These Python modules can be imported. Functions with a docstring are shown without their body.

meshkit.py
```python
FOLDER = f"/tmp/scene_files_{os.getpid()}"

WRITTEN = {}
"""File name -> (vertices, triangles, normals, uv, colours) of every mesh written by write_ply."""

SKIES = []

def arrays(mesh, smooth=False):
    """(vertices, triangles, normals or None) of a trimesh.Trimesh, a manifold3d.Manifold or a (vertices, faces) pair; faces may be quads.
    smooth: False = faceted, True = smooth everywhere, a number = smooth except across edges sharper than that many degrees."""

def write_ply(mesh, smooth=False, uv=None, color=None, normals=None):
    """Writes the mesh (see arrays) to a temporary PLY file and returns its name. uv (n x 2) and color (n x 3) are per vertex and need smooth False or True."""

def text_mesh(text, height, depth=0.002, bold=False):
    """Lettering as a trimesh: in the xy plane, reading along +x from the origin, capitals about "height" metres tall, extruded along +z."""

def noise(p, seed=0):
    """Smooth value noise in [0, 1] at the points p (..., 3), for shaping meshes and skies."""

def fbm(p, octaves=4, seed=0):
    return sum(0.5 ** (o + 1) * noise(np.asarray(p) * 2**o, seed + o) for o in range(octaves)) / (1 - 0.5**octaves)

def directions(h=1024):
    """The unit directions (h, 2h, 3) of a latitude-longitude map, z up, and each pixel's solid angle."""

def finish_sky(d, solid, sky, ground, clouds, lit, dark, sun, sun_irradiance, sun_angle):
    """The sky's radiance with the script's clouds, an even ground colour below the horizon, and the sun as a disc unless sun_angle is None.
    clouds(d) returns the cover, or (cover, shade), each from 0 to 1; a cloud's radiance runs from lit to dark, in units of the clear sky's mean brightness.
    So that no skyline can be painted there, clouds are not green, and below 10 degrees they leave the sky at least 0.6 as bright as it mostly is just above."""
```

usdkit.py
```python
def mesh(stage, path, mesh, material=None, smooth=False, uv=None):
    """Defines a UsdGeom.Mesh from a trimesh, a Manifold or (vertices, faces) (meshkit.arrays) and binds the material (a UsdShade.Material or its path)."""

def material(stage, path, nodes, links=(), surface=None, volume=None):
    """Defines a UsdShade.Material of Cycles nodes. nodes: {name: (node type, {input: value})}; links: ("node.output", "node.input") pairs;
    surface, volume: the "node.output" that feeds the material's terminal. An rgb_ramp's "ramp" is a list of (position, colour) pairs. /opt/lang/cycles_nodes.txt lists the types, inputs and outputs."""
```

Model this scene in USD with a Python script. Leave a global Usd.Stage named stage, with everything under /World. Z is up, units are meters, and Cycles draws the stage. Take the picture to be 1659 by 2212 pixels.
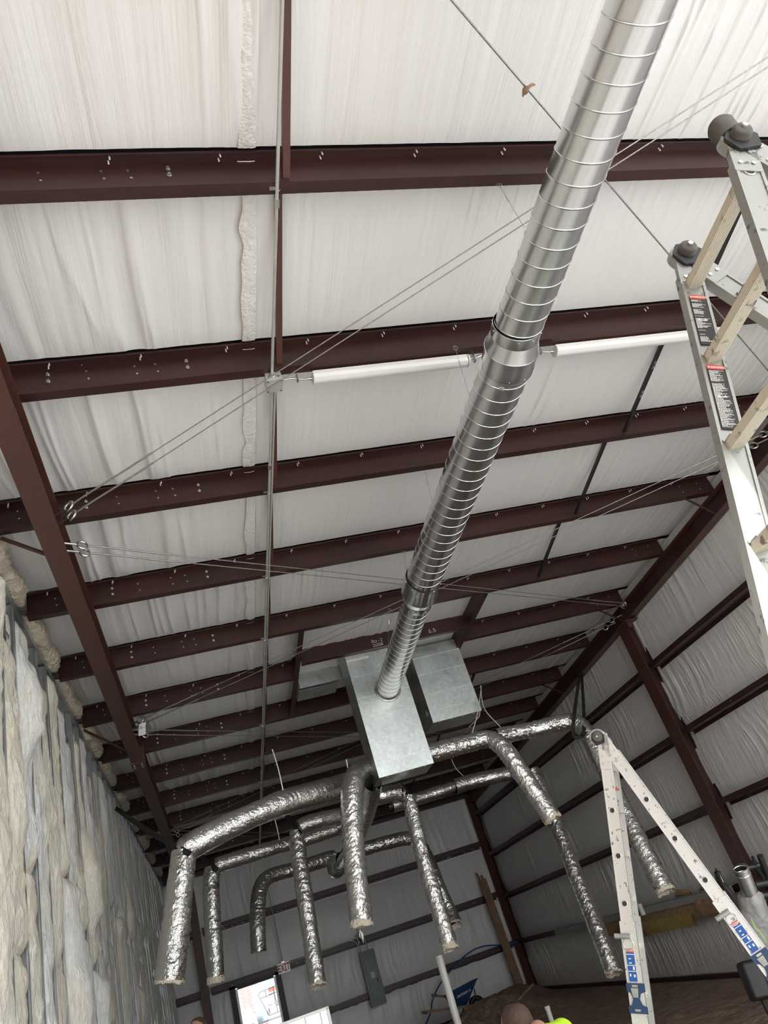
import math, random
import numpy as np, trimesh, manifold3d as m3, shapely.geometry as sg
import usdkit, meshkit
from pxr import Usd, UsdGeom, UsdLux, UsdShade, Sdf, Gf

stage = Usd.Stage.CreateInMemory()
UsdGeom.SetStageUpAxis(stage, UsdGeom.Tokens.z); UsdGeom.SetStageMetersPerUnit(stage, 1.0)
UsdGeom.Xform.Define(stage, '/World'); UsdGeom.Scope.Define(stage, '/World/Looks')

# ------------------------------------------------------------------ camera, sky, sun, exposure
CAM = np.array([0.0, 0.0, 1.75]); FPX = 1602.18; CX, CY = 829.5, 1106.0
RM = np.array([[0.9457126939757124, -0.1538926941757828, -0.2862595660104994],
               [-0.15870189133561682, 0.5499722661066335, -0.8199659847823155],
               [0.2836215967441452, 0.8208821749757107, 0.49569269176320135]])   # rows: right, down, forward
cam = UsdGeom.Camera.Define(stage, '/World/camera')
M = np.eye(4); M[0, :3] = RM[0]; M[1, :3] = -RM[1]; M[2, :3] = -RM[2]; M[3, :3] = CAM
cam.AddTransformOp().Set(Gf.Matrix4d(*M.ravel().tolist()))
cam.CreateHorizontalApertureAttr(24.0); cam.CreateVerticalApertureAttr(24.0 * 2212 / 1659)
cam.CreateFocalLengthAttr(24.0 * FPX / 1659)
cam.CreateClippingRangeAttr(Gf.Vec2f(0.05, 500))
cam.CreateExposureAttr(-0.6)

mat = lambda name, nodes, links=(), surface='p.BSDF': usdkit.material(stage, '/World/Looks/' + name, nodes, links, surface)
dome = UsdLux.DomeLight.Define(stage, '/World/sky'); dome.CreateIntensityAttr(1.0); dome.CreateColorAttr(Gf.Vec3f(0.97, 0.99, 1.0)); dome.CreateExposureAttr(1.15)
sun = UsdLux.DistantLight.Define(stage, '/World/sun'); sun.CreateIntensityAttr(6.5); sun.CreateNormalizeAttr(True); sun.CreateAngleAttr(3.0); sun.CreateColorAttr(Gf.Vec3f(1, .995, .985))
sun.AddRotateXYZOp().Set(Gf.Vec3f(58, 0, -6))      # sun through the open front, angled so its floor patch lights the ceiling

# ------------------------------------------------------------------ helpers
def ray(px, py):
    d = RM.T @ np.array([(px - CX) / FPX, (py - CY) / FPX, 1.0]); return d / np.linalg.norm(d)
def PX(px, py, X): d = ray(px, py); return CAM + d * (X - CAM[0]) / d[0]
def PY(px, py, Y): d = ray(px, py); return CAM + d * (Y - CAM[1]) / d[1]
def PZ(px, py, Z): d = ray(px, py); return CAM + d * (Z - CAM[2]) / d[2]
TH = 0.0460878; TAN = math.tan(TH); RH = 5.95        # roof slope; purlin underside height at y = 0
def zr(y, d=0.0): return RH - d - TAN * y             # height of the plane d below the purlin undersides
def PR(px, py, d=0.0):
    r = ray(px, py); t = (RH - d - CAM[2]) / (r[2] + TAN * r[1]); return CAM + r * t
def hitn(px, py, P0, n): r = ray(px, py); return CAM + r * (((P0 - CAM) @ n) / (r @ n))
A = np.array
def unit(v): v = np.asarray(v, float); return v / np.linalg.norm(v)

def cat(*ms):
    vs, fs, n = [], [], 0
    for v, f in ms:
        vs.append(np.asarray(v, float)); fs.append(np.asarray(f, int) + n); n += len(v)
    return np.vstack(vs), np.vstack(fs)
_BF = A([[0, 2, 1], [0, 3, 2], [4, 5, 6], [4, 6, 7], [0, 1, 5], [0, 5, 4], [1, 2, 6], [1, 6, 5], [2, 3, 7], [2, 7, 6], [3, 0, 4], [3, 4, 7]])
def obox(c, ex, ey, ez):
    c, ex, ey, ez = (np.asarray(q, float) for q in (c, ex, ey, ez))
    if np.dot(np.cross(ex, ey), ez) < 0: ez = -ez
    s = [(-1, -1, -1), (1, -1, -1), (1, 1, -1), (-1, 1, -1), (-1, -1, 1), (1, -1, 1), (1, 1, 1), (-1, 1, 1)]
    return A([c + a * ex + b * ey + g * ez for a, b, g in s]), _BF
def box(x0, x1, y0, y1, z0, z1):
    return obox(((x0 + x1) / 2, (y0 + y1) / 2, (z0 + z1) / 2), ((x1 - x0) / 2, 0, 0), (0, (y1 - y0) / 2, 0), (0, 0, (z1 - z0) / 2))
def bar(p, q, w, h, up=(0, 0, 1)):
    p, q = A(p, float), A(q, float); d = unit(q - p); s = unit(np.cross(d, up)); u = np.cross(s, d)
    return obox((p + q) / 2, (q - p) / 2, s * w / 2, u * h / 2)
def frames(P):
    P = np.asarray(P, float); T = np.gradient(P, axis=0); T /= np.linalg.norm(T, axis=1)[:, None]
    n = unit(np.cross(T[0], [0.31, 0.2, 1])); N = []
    for t in T:
        n = unit(n - t * (n @ t)); N.append(n)
    N = A(N); return T, N, np.cross(T, N)
def tube(P, r, n=10, caps=True):
    P = np.asarray(P, float); T, N, B = frames(P); r = np.broadcast_to(np.asarray(r, float), (len(P),)) if np.ndim(r) < 2 else r
    a = np.arange(n) * 2 * np.pi / n
    rr = r[:, None, None] if np.ndim(r) == 1 else r[:, :, None]
    V = P[:, None] + rr * (np.cos(a)[None, :, None] * N[:, None] + np.sin(a)[None, :, None] * B[:, None])
    m = len(P); i, j = np.meshgrid(np.arange(m - 1), np.arange(n), indexing='ij'); k = (j + 1) % n
    f = np.stack([i * n + j, i * n + k, (i + 1) * n + k, (i + 1) * n + j], -1).reshape(-1, 4)
    F = np.vstack([f[:, [0, 1, 2]], f[:, [0, 2, 3]]]); V = V.reshape(-1, 3)
    if caps:
        V = np.vstack([V, P[:1], P[-1:]]); c0, c1 = m * n, m * n + 1; j = np.arange(n); k = (j + 1) % n
        F = np.vstack([F, np.stack([np.full(n, c0), k, j], 1), np.stack([np.full(n, c1), (m - 1) * n + j, (m - 1) * n + k], 1)])
    return V, F
def cyl(p, q, r, n=12): return tube(A([p, (A(p, float) + A(q, float)) / 2, q]), r, n)
def spline(P, step):
    P = np.asarray(P, float); E = np.vstack([2 * P[0] - P[1], P, 2 * P[-1] - P[-2]]); out = []
    for i in range(1, len(E) - 2):
        a, b, c, d = E[i - 1:i + 3]; n = max(2, int(np.linalg.norm(c - b) / step)); t = (np.arange(n) / n)[:, None]
        out.append(.5 * (2 * b + (c - a) * t + (2 * a - 5 * b + 4 * c - d) * t ** 2 + (3 * b - a - 3 * c + d) * t ** 3))
    return np.vstack(out + [P[-1:]])
def extrude(poly, o, u, v, w):
    """shapely polygon in (u, v), swept along the vector w from o"""
    o, u, v, w = (np.asarray(q, float) for q in (o, u, v, w)); L = np.linalg.norm(w)
    t = trimesh.creation.extrude_polygon(poly, L); V = o + t.vertices[:, :1] * u + t.vertices[:, 1:2] * v + t.vertices[:, 2:] * (w / L)
    f = t.faces
    return V, (f if np.dot(np.cross(u, v), w) > 0 else f[:, ::-1])
def thin(pts, t=.005): return sg.LineString(pts).buffer(t / 2, cap_style='flat', join_style='mitre')
def ngrid(fn, nu, nv):
    u, v = np.meshgrid(np.linspace(0, 1, nu), np.linspace(0, 1, nv), indexing='ij'); V = fn(u, v).reshape(-1, 3)
    i, j = np.meshgrid(np.arange(nu - 1), np.arange(nv - 1), indexing='ij'); a = i * nv + j
    f = np.stack([a, a + nv, a + nv + 1, a + 1], -1).reshape(-1, 4)
    return V, np.vstack([f[:, [0, 1, 2]], f[:, [0, 2, 3]]])
def flip(m): return m[0], m[1][:, ::-1]
def ring(c, axis, R, r, n=18, k=8):
    axis = unit(axis); e = unit(np.cross(axis, [.3, .8, .5])); g = np.cross(axis, e); a = np.linspace(0, 2 * np.pi, n + 1)
    return tube(A(c) + R * (np.cos(a)[:, None] * e + np.sin(a)[:, None] * g), r, k, False)
def text(s, h, o, u, v, depth=.002, bold=False, center=False):
    t = meshkit.text_mesh(s, h, depth, bold); V = np.array(t.vertices)
    if center: V[:, 0] -= (V[:, 0].min() + V[:, 0].max()) / 2
    u, v = unit(u), unit(v); w = np.cross(u, v)
    return A(o) + V[:, :1] * u + V[:, 1:2] * v + V[:, 2:] * w, np.array(t.faces)
def noi(p, seed=0): return meshkit.noise(np.asarray(p, float), seed) if True else 0
def fbm(p, o=4, seed=0): return meshkit.fbm(np.asarray(p, float), o, seed)

USED, LOC = {}, {}
def numbered(path):
    n = USED.get(path, -1) + 1; USED[path] = n
    return path if n == 0 else f'{path}_{n:03d}'
def tag(o, label=None, cat=None, group=None, kind=None):
    p = o.GetPrim() if hasattr(o, 'GetPrim') else o
    for k, v in (('label', label), ('category', cat), ('group', group), ('kind', kind)):
        if v: p.SetCustomDataByKey(k, v)
    return p
def thing(name, label=None, cat=None, loc=(0, 0, 0), group=None, kind=None):
    path = numbered('/World/' + name); x = UsdGeom.Xform.Define(stage, path); loc = A(loc, float)
    x.AddTranslateOp().Set(Gf.Vec3d(*loc.tolist())); LOC[path] = loc
    return tag(x, label, cat, group, kind)
def obj(name, mesh, m, parent=None, smooth=False, label=None, cat=None, group=None, kind=None):
    pp = str(parent.GetPath()) if parent is not None else '/World'; path = numbered(pp + '/' + name)
    off = LOC.get(pp, np.zeros(3)); V, F = mesh
    if parent is None:
        off = A([(V[:, 0].min() + V[:, 0].max()) / 2, (V[:, 1].min() + V[:, 1].max()) / 2, V[:, 2].min()])
    q = usdkit.mesh(stage, path, (np.asarray(V, float) - off, F), m, smooth)
    if parent is None: q.AddTranslateOp().Set(Gf.Vec3d(*off.tolist()))
    LOC[path] = off
    return tag(q, label, cat, group, kind)

# ------------------------------------------------------------------ materials
def plain(name, c, rough=.5, metal=0.0, var=.12, scale=6.0, bump=0.0, bscale=40.0, spec=None):
    nodes = {'g': ('geometry', {}), 'n': ('noise_texture', {'scale': scale, 'detail': 4.0}),
             'r': ('rgb_ramp', {'ramp': [(0.3, [x * (1 - var) for x in c]), (0.7, [min(1, x * (1 + var)) for x in c])]}),
             'p': ('principled_bsdf', {'roughness': rough, 'metallic': metal})}
    links = [('g.position', 'n.vector'), ('n.fac', 'r.fac'), ('r.color', 'p.base_color')]
    if spec is not None: nodes['p'][1]['specular_ior_level'] = spec
    if bump:
        nodes['b'] = ('noise_texture', {'scale': bscale, 'detail': 3.0}); nodes['bp'] = ('bump', {'strength': 1.0, 'distance': bump})
        links += [('g.position', 'b.vector'), ('b.fac', 'bp.height'), ('bp.normal', 'p.normal')]
    return mat(name, nodes, links)
def stretched(name, c, rough, metal, sc, dist, var=.05, dist2=0.0, sc2=(60, 60, 60), spec=.5, sheen=None):
    """surface with a relief stretched along one axis (sheet folds, rolled streaks)"""
    nodes = {'g': ('geometry', {}), 'm': ('mapping', {'scale': sc}), 'n': ('noise_texture', {'scale': 1.0, 'detail': 4.0, 'distortion': .6}),
             'm2': ('mapping', {'scale': sc2}), 'n2': ('noise_texture', {'scale': 1.0, 'detail': 2.0}),
             'bp': ('bump', {'strength': 1.0, 'distance': dist}), 'bp2': ('bump', {'strength': 1.0, 'distance': max(dist2, 1e-5)}),
             'nc': ('noise_texture', {'scale': .7, 'detail': 3.0}), 'r': ('rgb_ramp', {'ramp': [(0.3, [x * (1 - var) for x in c]), (0.7, [min(1, x * (1 + var)) for x in c])]}),
             'p': ('principled_bsdf', {'roughness': rough, 'metallic': metal, 'specular_ior_level': spec})}
    return mat(name, nodes, [('g.position', 'm.vector'), ('m.vector', 'n.vector'), ('g.position', 'm2.vector'), ('m2.vector', 'n2.vector'),
                             ('n.fac', 'bp.height'), ('n2.fac', 'bp2.height'), ('bp.normal', 'bp2.normal'), ('bp2.normal', 'p.normal'),
                             ('g.position', 'nc.vector'), ('nc.fac', 'r.fac'), ('r.color', 'p.base_color')])
PRIMER = mat('red_oxide_primer', {'g': ('geometry', {}), 'm': ('mapping', {'scale': (.7, 5.0, 5.0)}), 'n': ('noise_texture', {'scale': 1.6, 'detail': 6.0}),
      'r': ('rgb_ramp', {'ramp': [(.25, (.026, .009, .009)), (.55, (.040, .013, .011)), (.72, (.048, .018, .013)), (.8, (.055, .028, .017))]}),
      'p': ('principled_bsdf', {'roughness': .42})},
      [('g.position', 'm.vector'), ('m.vector', 'n.vector'), ('n.fac', 'r.fac'), ('r.color', 'p.base_color')])
PRIMER_B = plain('brown_primer', (.082, .032, .023), .45, 0, .12, 3)
FACE_C = stretched('roof_blanket_facing', (.80, .80, .795), .42, 0, (16, .7, 4), .010, .02, .0012, (90, 90, 90))
FACE_R = stretched('side_blanket_facing', (.78, .78, .77), .40, 0, (14, 14, .5), .010, .03, .0015, (60, 60, 8))
FACE_B = stretched('end_blanket_facing', (.76, .76, .76), .36, 0, (9, 9, .6), .010, .03, .002, (50, 50, 6))
SEAM = plain('frayed_seam', (.80, .79, .765), .8, 0, .08, 30, .012, 45)
GALV = stretched('galvanised_spiral', (.70, .71, .71), .26, 1.0, (60, .6, 60), .0006, .05)
GALV_BOX = mat('galvanised_sheet', {'g': ('geometry', {}), 'v': ('voronoi_texture', {'scale': 26.0}), 'r': ('rgb_ramp', {'ramp': [(0, (.47, .51, .50)), (1, (.60, .64, .63))]}),
      'n': ('noise_texture', {'scale': 3.0, 'detail': 5.0}), 'rr': ('rgb_ramp', {'ramp': [(.3, (.3, .3, .3)), (.7, (.5, .5, .5))]}),
      'p': ('principled_bsdf', {'metallic': .9, 'roughness': .4})},
      [('g.position', 'v.vector'), ('g.position', 'n.vector'), ('v.color', 'r.fac'), ('r.color', 'p.base_color'), ('n.fac', 'rr.fac'), ('rr.color', 'p.roughness')])
GALV_SMALL = plain('zinc_hardware', (.62, .62, .60), .35, 1.0, .1, 20)
CABLE = plain('strand_cable', (.42, .42, .40), .42, .8, .2, 60)
EMT = plain('conduit_zinc', (.56, .56, .53), .4, .45, .08, 8)
FOIL = mat('foil_jacket', {'g': ('geometry', {}), 'n': ('noise_texture', {'scale': 42.0, 'detail': 2.0, 'roughness': .5, 'distortion': .8}),
      'bp': ('bump', {'strength': 1.0, 'distance': .008}), 'p': ('principled_bsdf', {'metallic': 1.0, 'roughness': .17, 'base_color': (.74, .74, .72)})},
      [('g.position', 'n.vector'), ('n.fac', 'bp.height'), ('bp.normal', 'p.normal')])
FOIL_SMOOTH = plain('foil_tape_wrap', (.66, .66, .65), .3, 1.0, .06, 9, .004, 14)
STUD = plain('galvanised_stud', (.50, .52, .54), .36, .85, .1, 5)
def fiber(name, cols):
    return mat(name, {'g': ('geometry', {}), 'm': ('mapping', {'scale': (3, 3, .8)}), 'n': ('noise_texture', {'scale': 1.3, 'detail': 5.0}), 'r': ('rgb_ramp', {'ramp': cols}),
      'm2': ('mapping', {'scale': (1, 1, .35)}), 'b': ('noise_texture', {'scale': 30.0, 'detail': 6.0, 'roughness': .6, 'distortion': 1.2}), 'bp': ('bump', {'strength': 1.0, 'distance': .035}),
      'p': ('principled_bsdf', {'roughness': .95, 'specular_ior_level': .1})},
      [('g.position', 'm.vector'), ('m.vector', 'n.vector'), ('n.fac', 'r.fac'), ('r.color', 'p.base_color'), ('g.position', 'm2.vector'), ('m2.vector', 'b.vector'), ('b.fac', 'bp.height'), ('bp.normal', 'p.normal')])
FIBERS = [fiber('fiberglass_white', [(.3, (.84, .86, .87)), (.5, (.88, .88, .85)), (.65, (.88, .84, .74)), (.8, (.86, .80, .80))]),
          fiber('fiberglass_cream', [(.3, (.88, .86, .80)), (.5, (.88, .84, .73)), (.66, (.86, .79, .65)), (.80, (.82, .64, .42))]),
          fiber('fiberglass_pinkish', [(.3, (.86, .84, .85)), (.55, (.86, .80, .79)), (.75, (.85, .85, .86))])]
CREAM = plain('cream_fiberglass', (.74, .66, .54), .95, 0, .12, 9, .03, 24, .1)
ALU = mat('scuffed_aluminium', {'g': ('geometry', {}), 'n': ('noise_texture', {'scale': 26.0, 'detail': 5.0, 'roughness': .65}),
      'r': ('rgb_ramp', {'ramp': [(.0, (.66, .68, .68)), (.61, (.70, .72, .72)), (.655, (.2, .2, .19)), (1, (.12, .12, .12))]}),
      'p': ('principled_bsdf', {'metallic': .75, 'roughness': .36})},
      [('g.position', 'n.vector'), ('n.fac', 'r.fac'), ('r.color', 'p.base_color')])
ALU_SHADED = mat('shaded_scuffed_aluminium', {'g': ('geometry', {}), 'n': ('noise_texture', {'scale': 24.0, 'detail': 5.0, 'roughness': .65}),  # base grey darkened for the backlit shade on this ladder; dark specks are scuffs
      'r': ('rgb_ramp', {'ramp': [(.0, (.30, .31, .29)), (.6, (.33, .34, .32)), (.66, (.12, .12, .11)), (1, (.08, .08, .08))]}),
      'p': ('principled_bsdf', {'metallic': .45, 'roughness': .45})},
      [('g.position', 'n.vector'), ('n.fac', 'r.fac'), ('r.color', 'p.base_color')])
ALU_DARK = plain('dull_aluminium', (.36, .37, .35), .45, .5, .2, 20)
RUNG = mat('worn_rung', {'g': ('geometry', {}), 'n': ('noise_texture', {'scale': 30.0, 'detail': 4.0}),
      'r': ('rgb_ramp', {'ramp': [(.0, (.60, .57, .48)), (.6, (.66, .63, .53)), (.7, (.22, .18, .15))]}), 'p': ('principled_bsdf', {'metallic': .2, 'roughness': .5})},
      [('g.position', 'n.vector'), ('n.fac', 'r.fac'), ('r.color', 'p.base_color')])
BLACK = plain('black_webbing', (.012, .012, .013), .75, 0, .2, 40)
BLACKP = plain('black_plastic', (.014, .014, .015), .45, 0, .2, 12)
RUBBER = plain('dark_rubber', (.09, .085, .075), .7, 0, .25, 25)
PVC = plain('white_pvc', (.72, .72, .70), .35, 0, .05, 6)
PANELM = plain('grey_green_enamel', (.13, .17, .16), .45, 0, .05, 4)
PANELM2 = plain('grey_green_enamel_door', (.15, .20, .185), .42, 0, .05, 4)
EXITW = mat('glowing_sign_face', {'p': ('principled_bsdf', {'base_color': (.75, .74, .72), 'roughness': .5, 'emission_color': (1, .96, .92), 'emission_strength': .16})})  # weak emission keeps the white face brighter than the wall
WHITE = plain('white_plastic', (.78, .78, .77), .45, 0, .03, 4)
PAPERW = plain('white_label', (.70, .70, .68), .6, 0, .03, 4)
RED = plain('red_print', (.62, .035, .02), .5, 0, .05, 4)
EXITRED = plain('exit_letter_red', (.42, .015, .06), .5, 0, .05, 4)
BLUE = plain('blue_print', (.015, .09, .34), .5, 0, .08, 6)
INK = plain('black_print', (.02, .02, .02), .6, 0, .05, 4)
NAVY = plain('navy_plastic', (.012, .045, .11), .45, 0, .1, 10)
KRAFT = plain('kraft_paper', (.36, .23, .14), .85, 0, .2, 14, .01, 22)
YELLOW = plain('yellow_fiberglass', (.42, .31, .10), .95, 0, .2, 22, .012, 40)
WOOD = plain('bare_lumber', (.26, .165, .10), .8, 0, .2, 7)
DIRT = plain('loose_soil', (.27, .185, .14), .95, 0, .28, 5, .05, 16)
SLAB = mat('dusty_slab', {'g': ('geometry', {}), 'n': ('noise_texture', {'scale': .8, 'detail': 6.0}), 'r': ('rgb_ramp', {'ramp': [(.3, (.27, .26, .25)), (.55, (.32, .31, .295)), (.75, (.36, .345, .33))]}),
      'b': ('noise_texture', {'scale': 14.0, 'detail': 5.0}), 'bp': ('bump', {'strength': 1.0, 'distance': .015}), 'p': ('principled_bsdf', {'roughness': .9})},
      [('g.position', 'n.vector'), ('n.fac', 'r.fac'), ('r.color', 'p.base_color'), ('g.position', 'b.vector'), ('b.fac', 'bp.height'), ('bp.normal', 'p.normal')])
YARD = plain('pale_concrete_yard', (.42, .41, .39), .9, 0, .1, .6)
TRAY = plain('blue_tray_paint', (.012, .05, .14), .4, 0, .15, 4)
HIVIS = plain('hi_vis_fabric', (.50, .85, .03), .8, 0, .06, 12)
SKIN = plain('skin', (.42, .23, .16), .5, 0, .08, 20)
HAIR = plain('short_dark_hair', (.075, .045, .033), .8, 0, .3, 120)
CLOTH = plain('dark_work_cloth', (.05, .055, .07), .85, 0, .15, 14)
FRAME = plain('dark_door_frame', (.035, .035, .037), .5, 0, .1, 4)
BRICK = plain('pale_red_brick', (.30, .06, .05), .85, 0, .2, 5)
SIDING = plain('pale_siding', (.12, .14, .17), .7, 0, .04, 3)
LEDGE = plain('dull_grey_ledge', (.36, .36, .35), .6)
TRUCKW = plain('white_vehicle_paint', (.34, .35, .37), .3, 0, .02, 2)
GLASSD = plain('tinted_rear_glass', (.18, .24, .30), .1, 0, .1, 2)
AMBER = plain('amber_lens', (.8, .35, .03), .3, 0, .05, 4)
PANE = mat('clear_pane', {'t': ('transparent_bsdf', {'color': (.93, .95, .95)}), 'gl': ('glossy_bsdf', {'roughness': .02, 'color': (1, 1, 1)}), 'f': ('fresnel', {'IOR': 1.5}), 'x': ('mix_closure', {})},
      [('f.fac', 'x.fac'), ('t.BSDF', 'x.closure1'), ('gl.BSDF', 'x.closure2')], 'x.closure')
FILM = mat('clear_plastic_film', {'g': ('geometry', {}), 'n': ('noise_texture', {'scale': 30.0, 'detail': 4.0}), 'bp': ('bump', {'strength': 1.0, 'distance': .02}),
      't': ('transparent_bsdf', {'color': (.9, .9, .9)}), 'gl': ('principled_bsdf', {'base_color': (.8, .8, .8), 'roughness': .15}), 'x': ('mix_closure', {'fac': .32})},
      [('g.position', 'n.vector'), ('n.fac', 'bp.height'), ('bp.normal', 'gl.normal'), ('t.BSDF', 'x.closure1'), ('gl.BSDF', 'x.closure2')], 'x.closure')

# ------------------------------------------------------------------ the setting
Y0, YB, XL, XR = -5.0, 21.75, -1.48, 7.22            # open front, back wall, stud wall face, side wall lining
U_R = A([0, math.cos(TH), -math.sin(TH)]); V_R = A([0, math.sin(TH), math.cos(TH)])     # along the slope, out of the slope
PUR = [2.78 + 1.527 * i for i in range(-2, 13)]      # far edge of each purlin's bottom flange
PH, PF = .238, .075
# floor and the ground outside
obj('floor', box(XL - 1.5, XR + .3, Y0, YB + .3, -.15, 0), SLAB, kind='structure', label='dusty brown slab floor of the metal building')
obj('ground_outside', cat(box(-60, 60, -60, Y0, -.2, -.02), box(-60, 60, YB + .3, 90, -.2, -.05)), YARD, kind='structure', label='sunlit pale concrete yard outside')

def folds(x, y, seed, freq, amp, crease, wp=1.0):
    """relief of a slack sheet: folds running along y"""
    w = x + .10 * wp * (noi(np.stack([x * .8, y * .5, 0 * x + seed], -1), seed) - .5) + .06 * wp * (noi(np.stack([x * 2.5, y * 1.1, 0 * x], -1), seed + 3) - .5)
    big = noi(np.stack([w * freq, y * .35, 0 * x + 3.1 * seed], -1), seed + 1) - .5
    mid = noi(np.stack([w * freq * 2.7, y * .5, 0 * x + 1.7 * seed], -1), seed + 2) - .5
    rid = 1 - np.abs(2 * noi(np.stack([w * freq * 1.9, y * .3, 0 * x + 5.3 * seed], -1), seed + 7) - 1)
    env = np.clip(noi(np.stack([x * 1.1, y * .6, 0 * x + 9.1], -1), seed + 9) * 2.2 - .65, 0, 1)
    return amp * (big + .5 * mid) + crease * env * rid ** 7

ceil = thing('ceiling', 'white faced insulation blankets slung between the purlins of the roof', kind='structure')
gaps = list(zip([Y0] + [y - PF + .004 for y in PUR], [y - PF - .076 for y in PUR] + [YB + .05]))
XSEAM = .905
for i, (a, b) in enumerate(gaps):
    for part, (x0, x1, nu, freq, amp, cr) in enumerate(((XL - .11, XSEAM, 150, 5.0, .034, .045), (XSEAM, XR + .05, 560, 8.5, .013, .026))):
        def f(u, v):
            x = x0 + (x1 - x0) * u; y = a + (b - a) * v
            pin = np.clip(np.minimum(v, 1 - v) * 7, 0, 1)
            rel = folds(x, y + i * .37, 11 * i + part, freq, amp, cr, 1.0 if part == 0 else .45) * (.35 + .65 * pin)
            z = zr(y) + PH + .012 - .045 * np.sin(np.pi * v) ** .6 - rel
            return np.stack([x, y, z], -1)
        obj('insulation_blanket', flip(ngrid(f, nu, 20)), FACE_C, ceil, True)
    def f(u, v):        # frayed flap left along the joint of the two rolls
        y = a + (b - a) * v; wid = .085 + .035 * noi(np.stack([y * 7, 0 * y, 0 * y], -1), 5); x = XSEAM - .005 - wid * (1 - u)
        rough = fbm(np.stack([x * 34, y * 26, 0 * x], -1), 3, 2) * np.sin(np.pi * u) ** .5
        return np.stack([x, y, zr(y) + PH + .004 - .049 * np.sin(np.pi * v) ** .6 - .014 * rough - .004], -1)
    obj('seam_flap', flip(ngrid(f, 9, 60)), SEAM, ceil, True, label='frayed off-white flap along the blanket joint')
obj('roof_deck', obox((2.5, (Y0 + YB) / 2, zr((Y0 + YB) / 2) + PH + .12), (5.5, 0, 0), U_R * (YB - Y0) / 2 * 1.01, V_R * .03), FRAME, ceil, label='outer roof sheeting above the blankets')

# walls: blankets between the girts
GZ = [.0, 1.205, 2.275, 3.345, 4.42]                 # undersides / tops of right wall girts (near flange top edges)
wr = thing('wall_right', 'tall side wall lined with white insulation between dark girts', kind='structure')
lv = [0.02, 1.16, 2.24, 3.31, 4.38, 6.6]
for k in range(5):
    z0, z1 = lv[k], lv[k + 1]
    def f(u, v):
        ya_ = 2.15 if k < 4 else Y0; y = ya_ + (YB - ya_) * u; z = z0 + (z1 - z0) * v; z = np.minimum(z, zr(y) + PH - .02)  # unseen side opening added near the front to brighten the stud wall
        yy = y + .22 * np.sin(np.pi * v) + .16 * v * (k % 2 * 2 - 1)
        rel = folds(yy, z + 2.1 * k, 71 + k, 11.0, .008, .024, .2)
        return np.stack([XR - .055 * np.sin(np.pi * v) ** .7 - rel * np.sin(np.pi * v) ** .4, y, z], -1)
    obj('insulation_blanket', ngrid(f, 1100, 16), FACE_R, wr, True)
obj('wall_sheeting', cat(box(XR + .06, XR + .12, 2.1, YB, 0, 4.4), box(XR + .06, XR + .12, Y0, YB, 4.4, 6.6)), FRAME, wr, label='outer wall sheeting behind the blankets')

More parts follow.
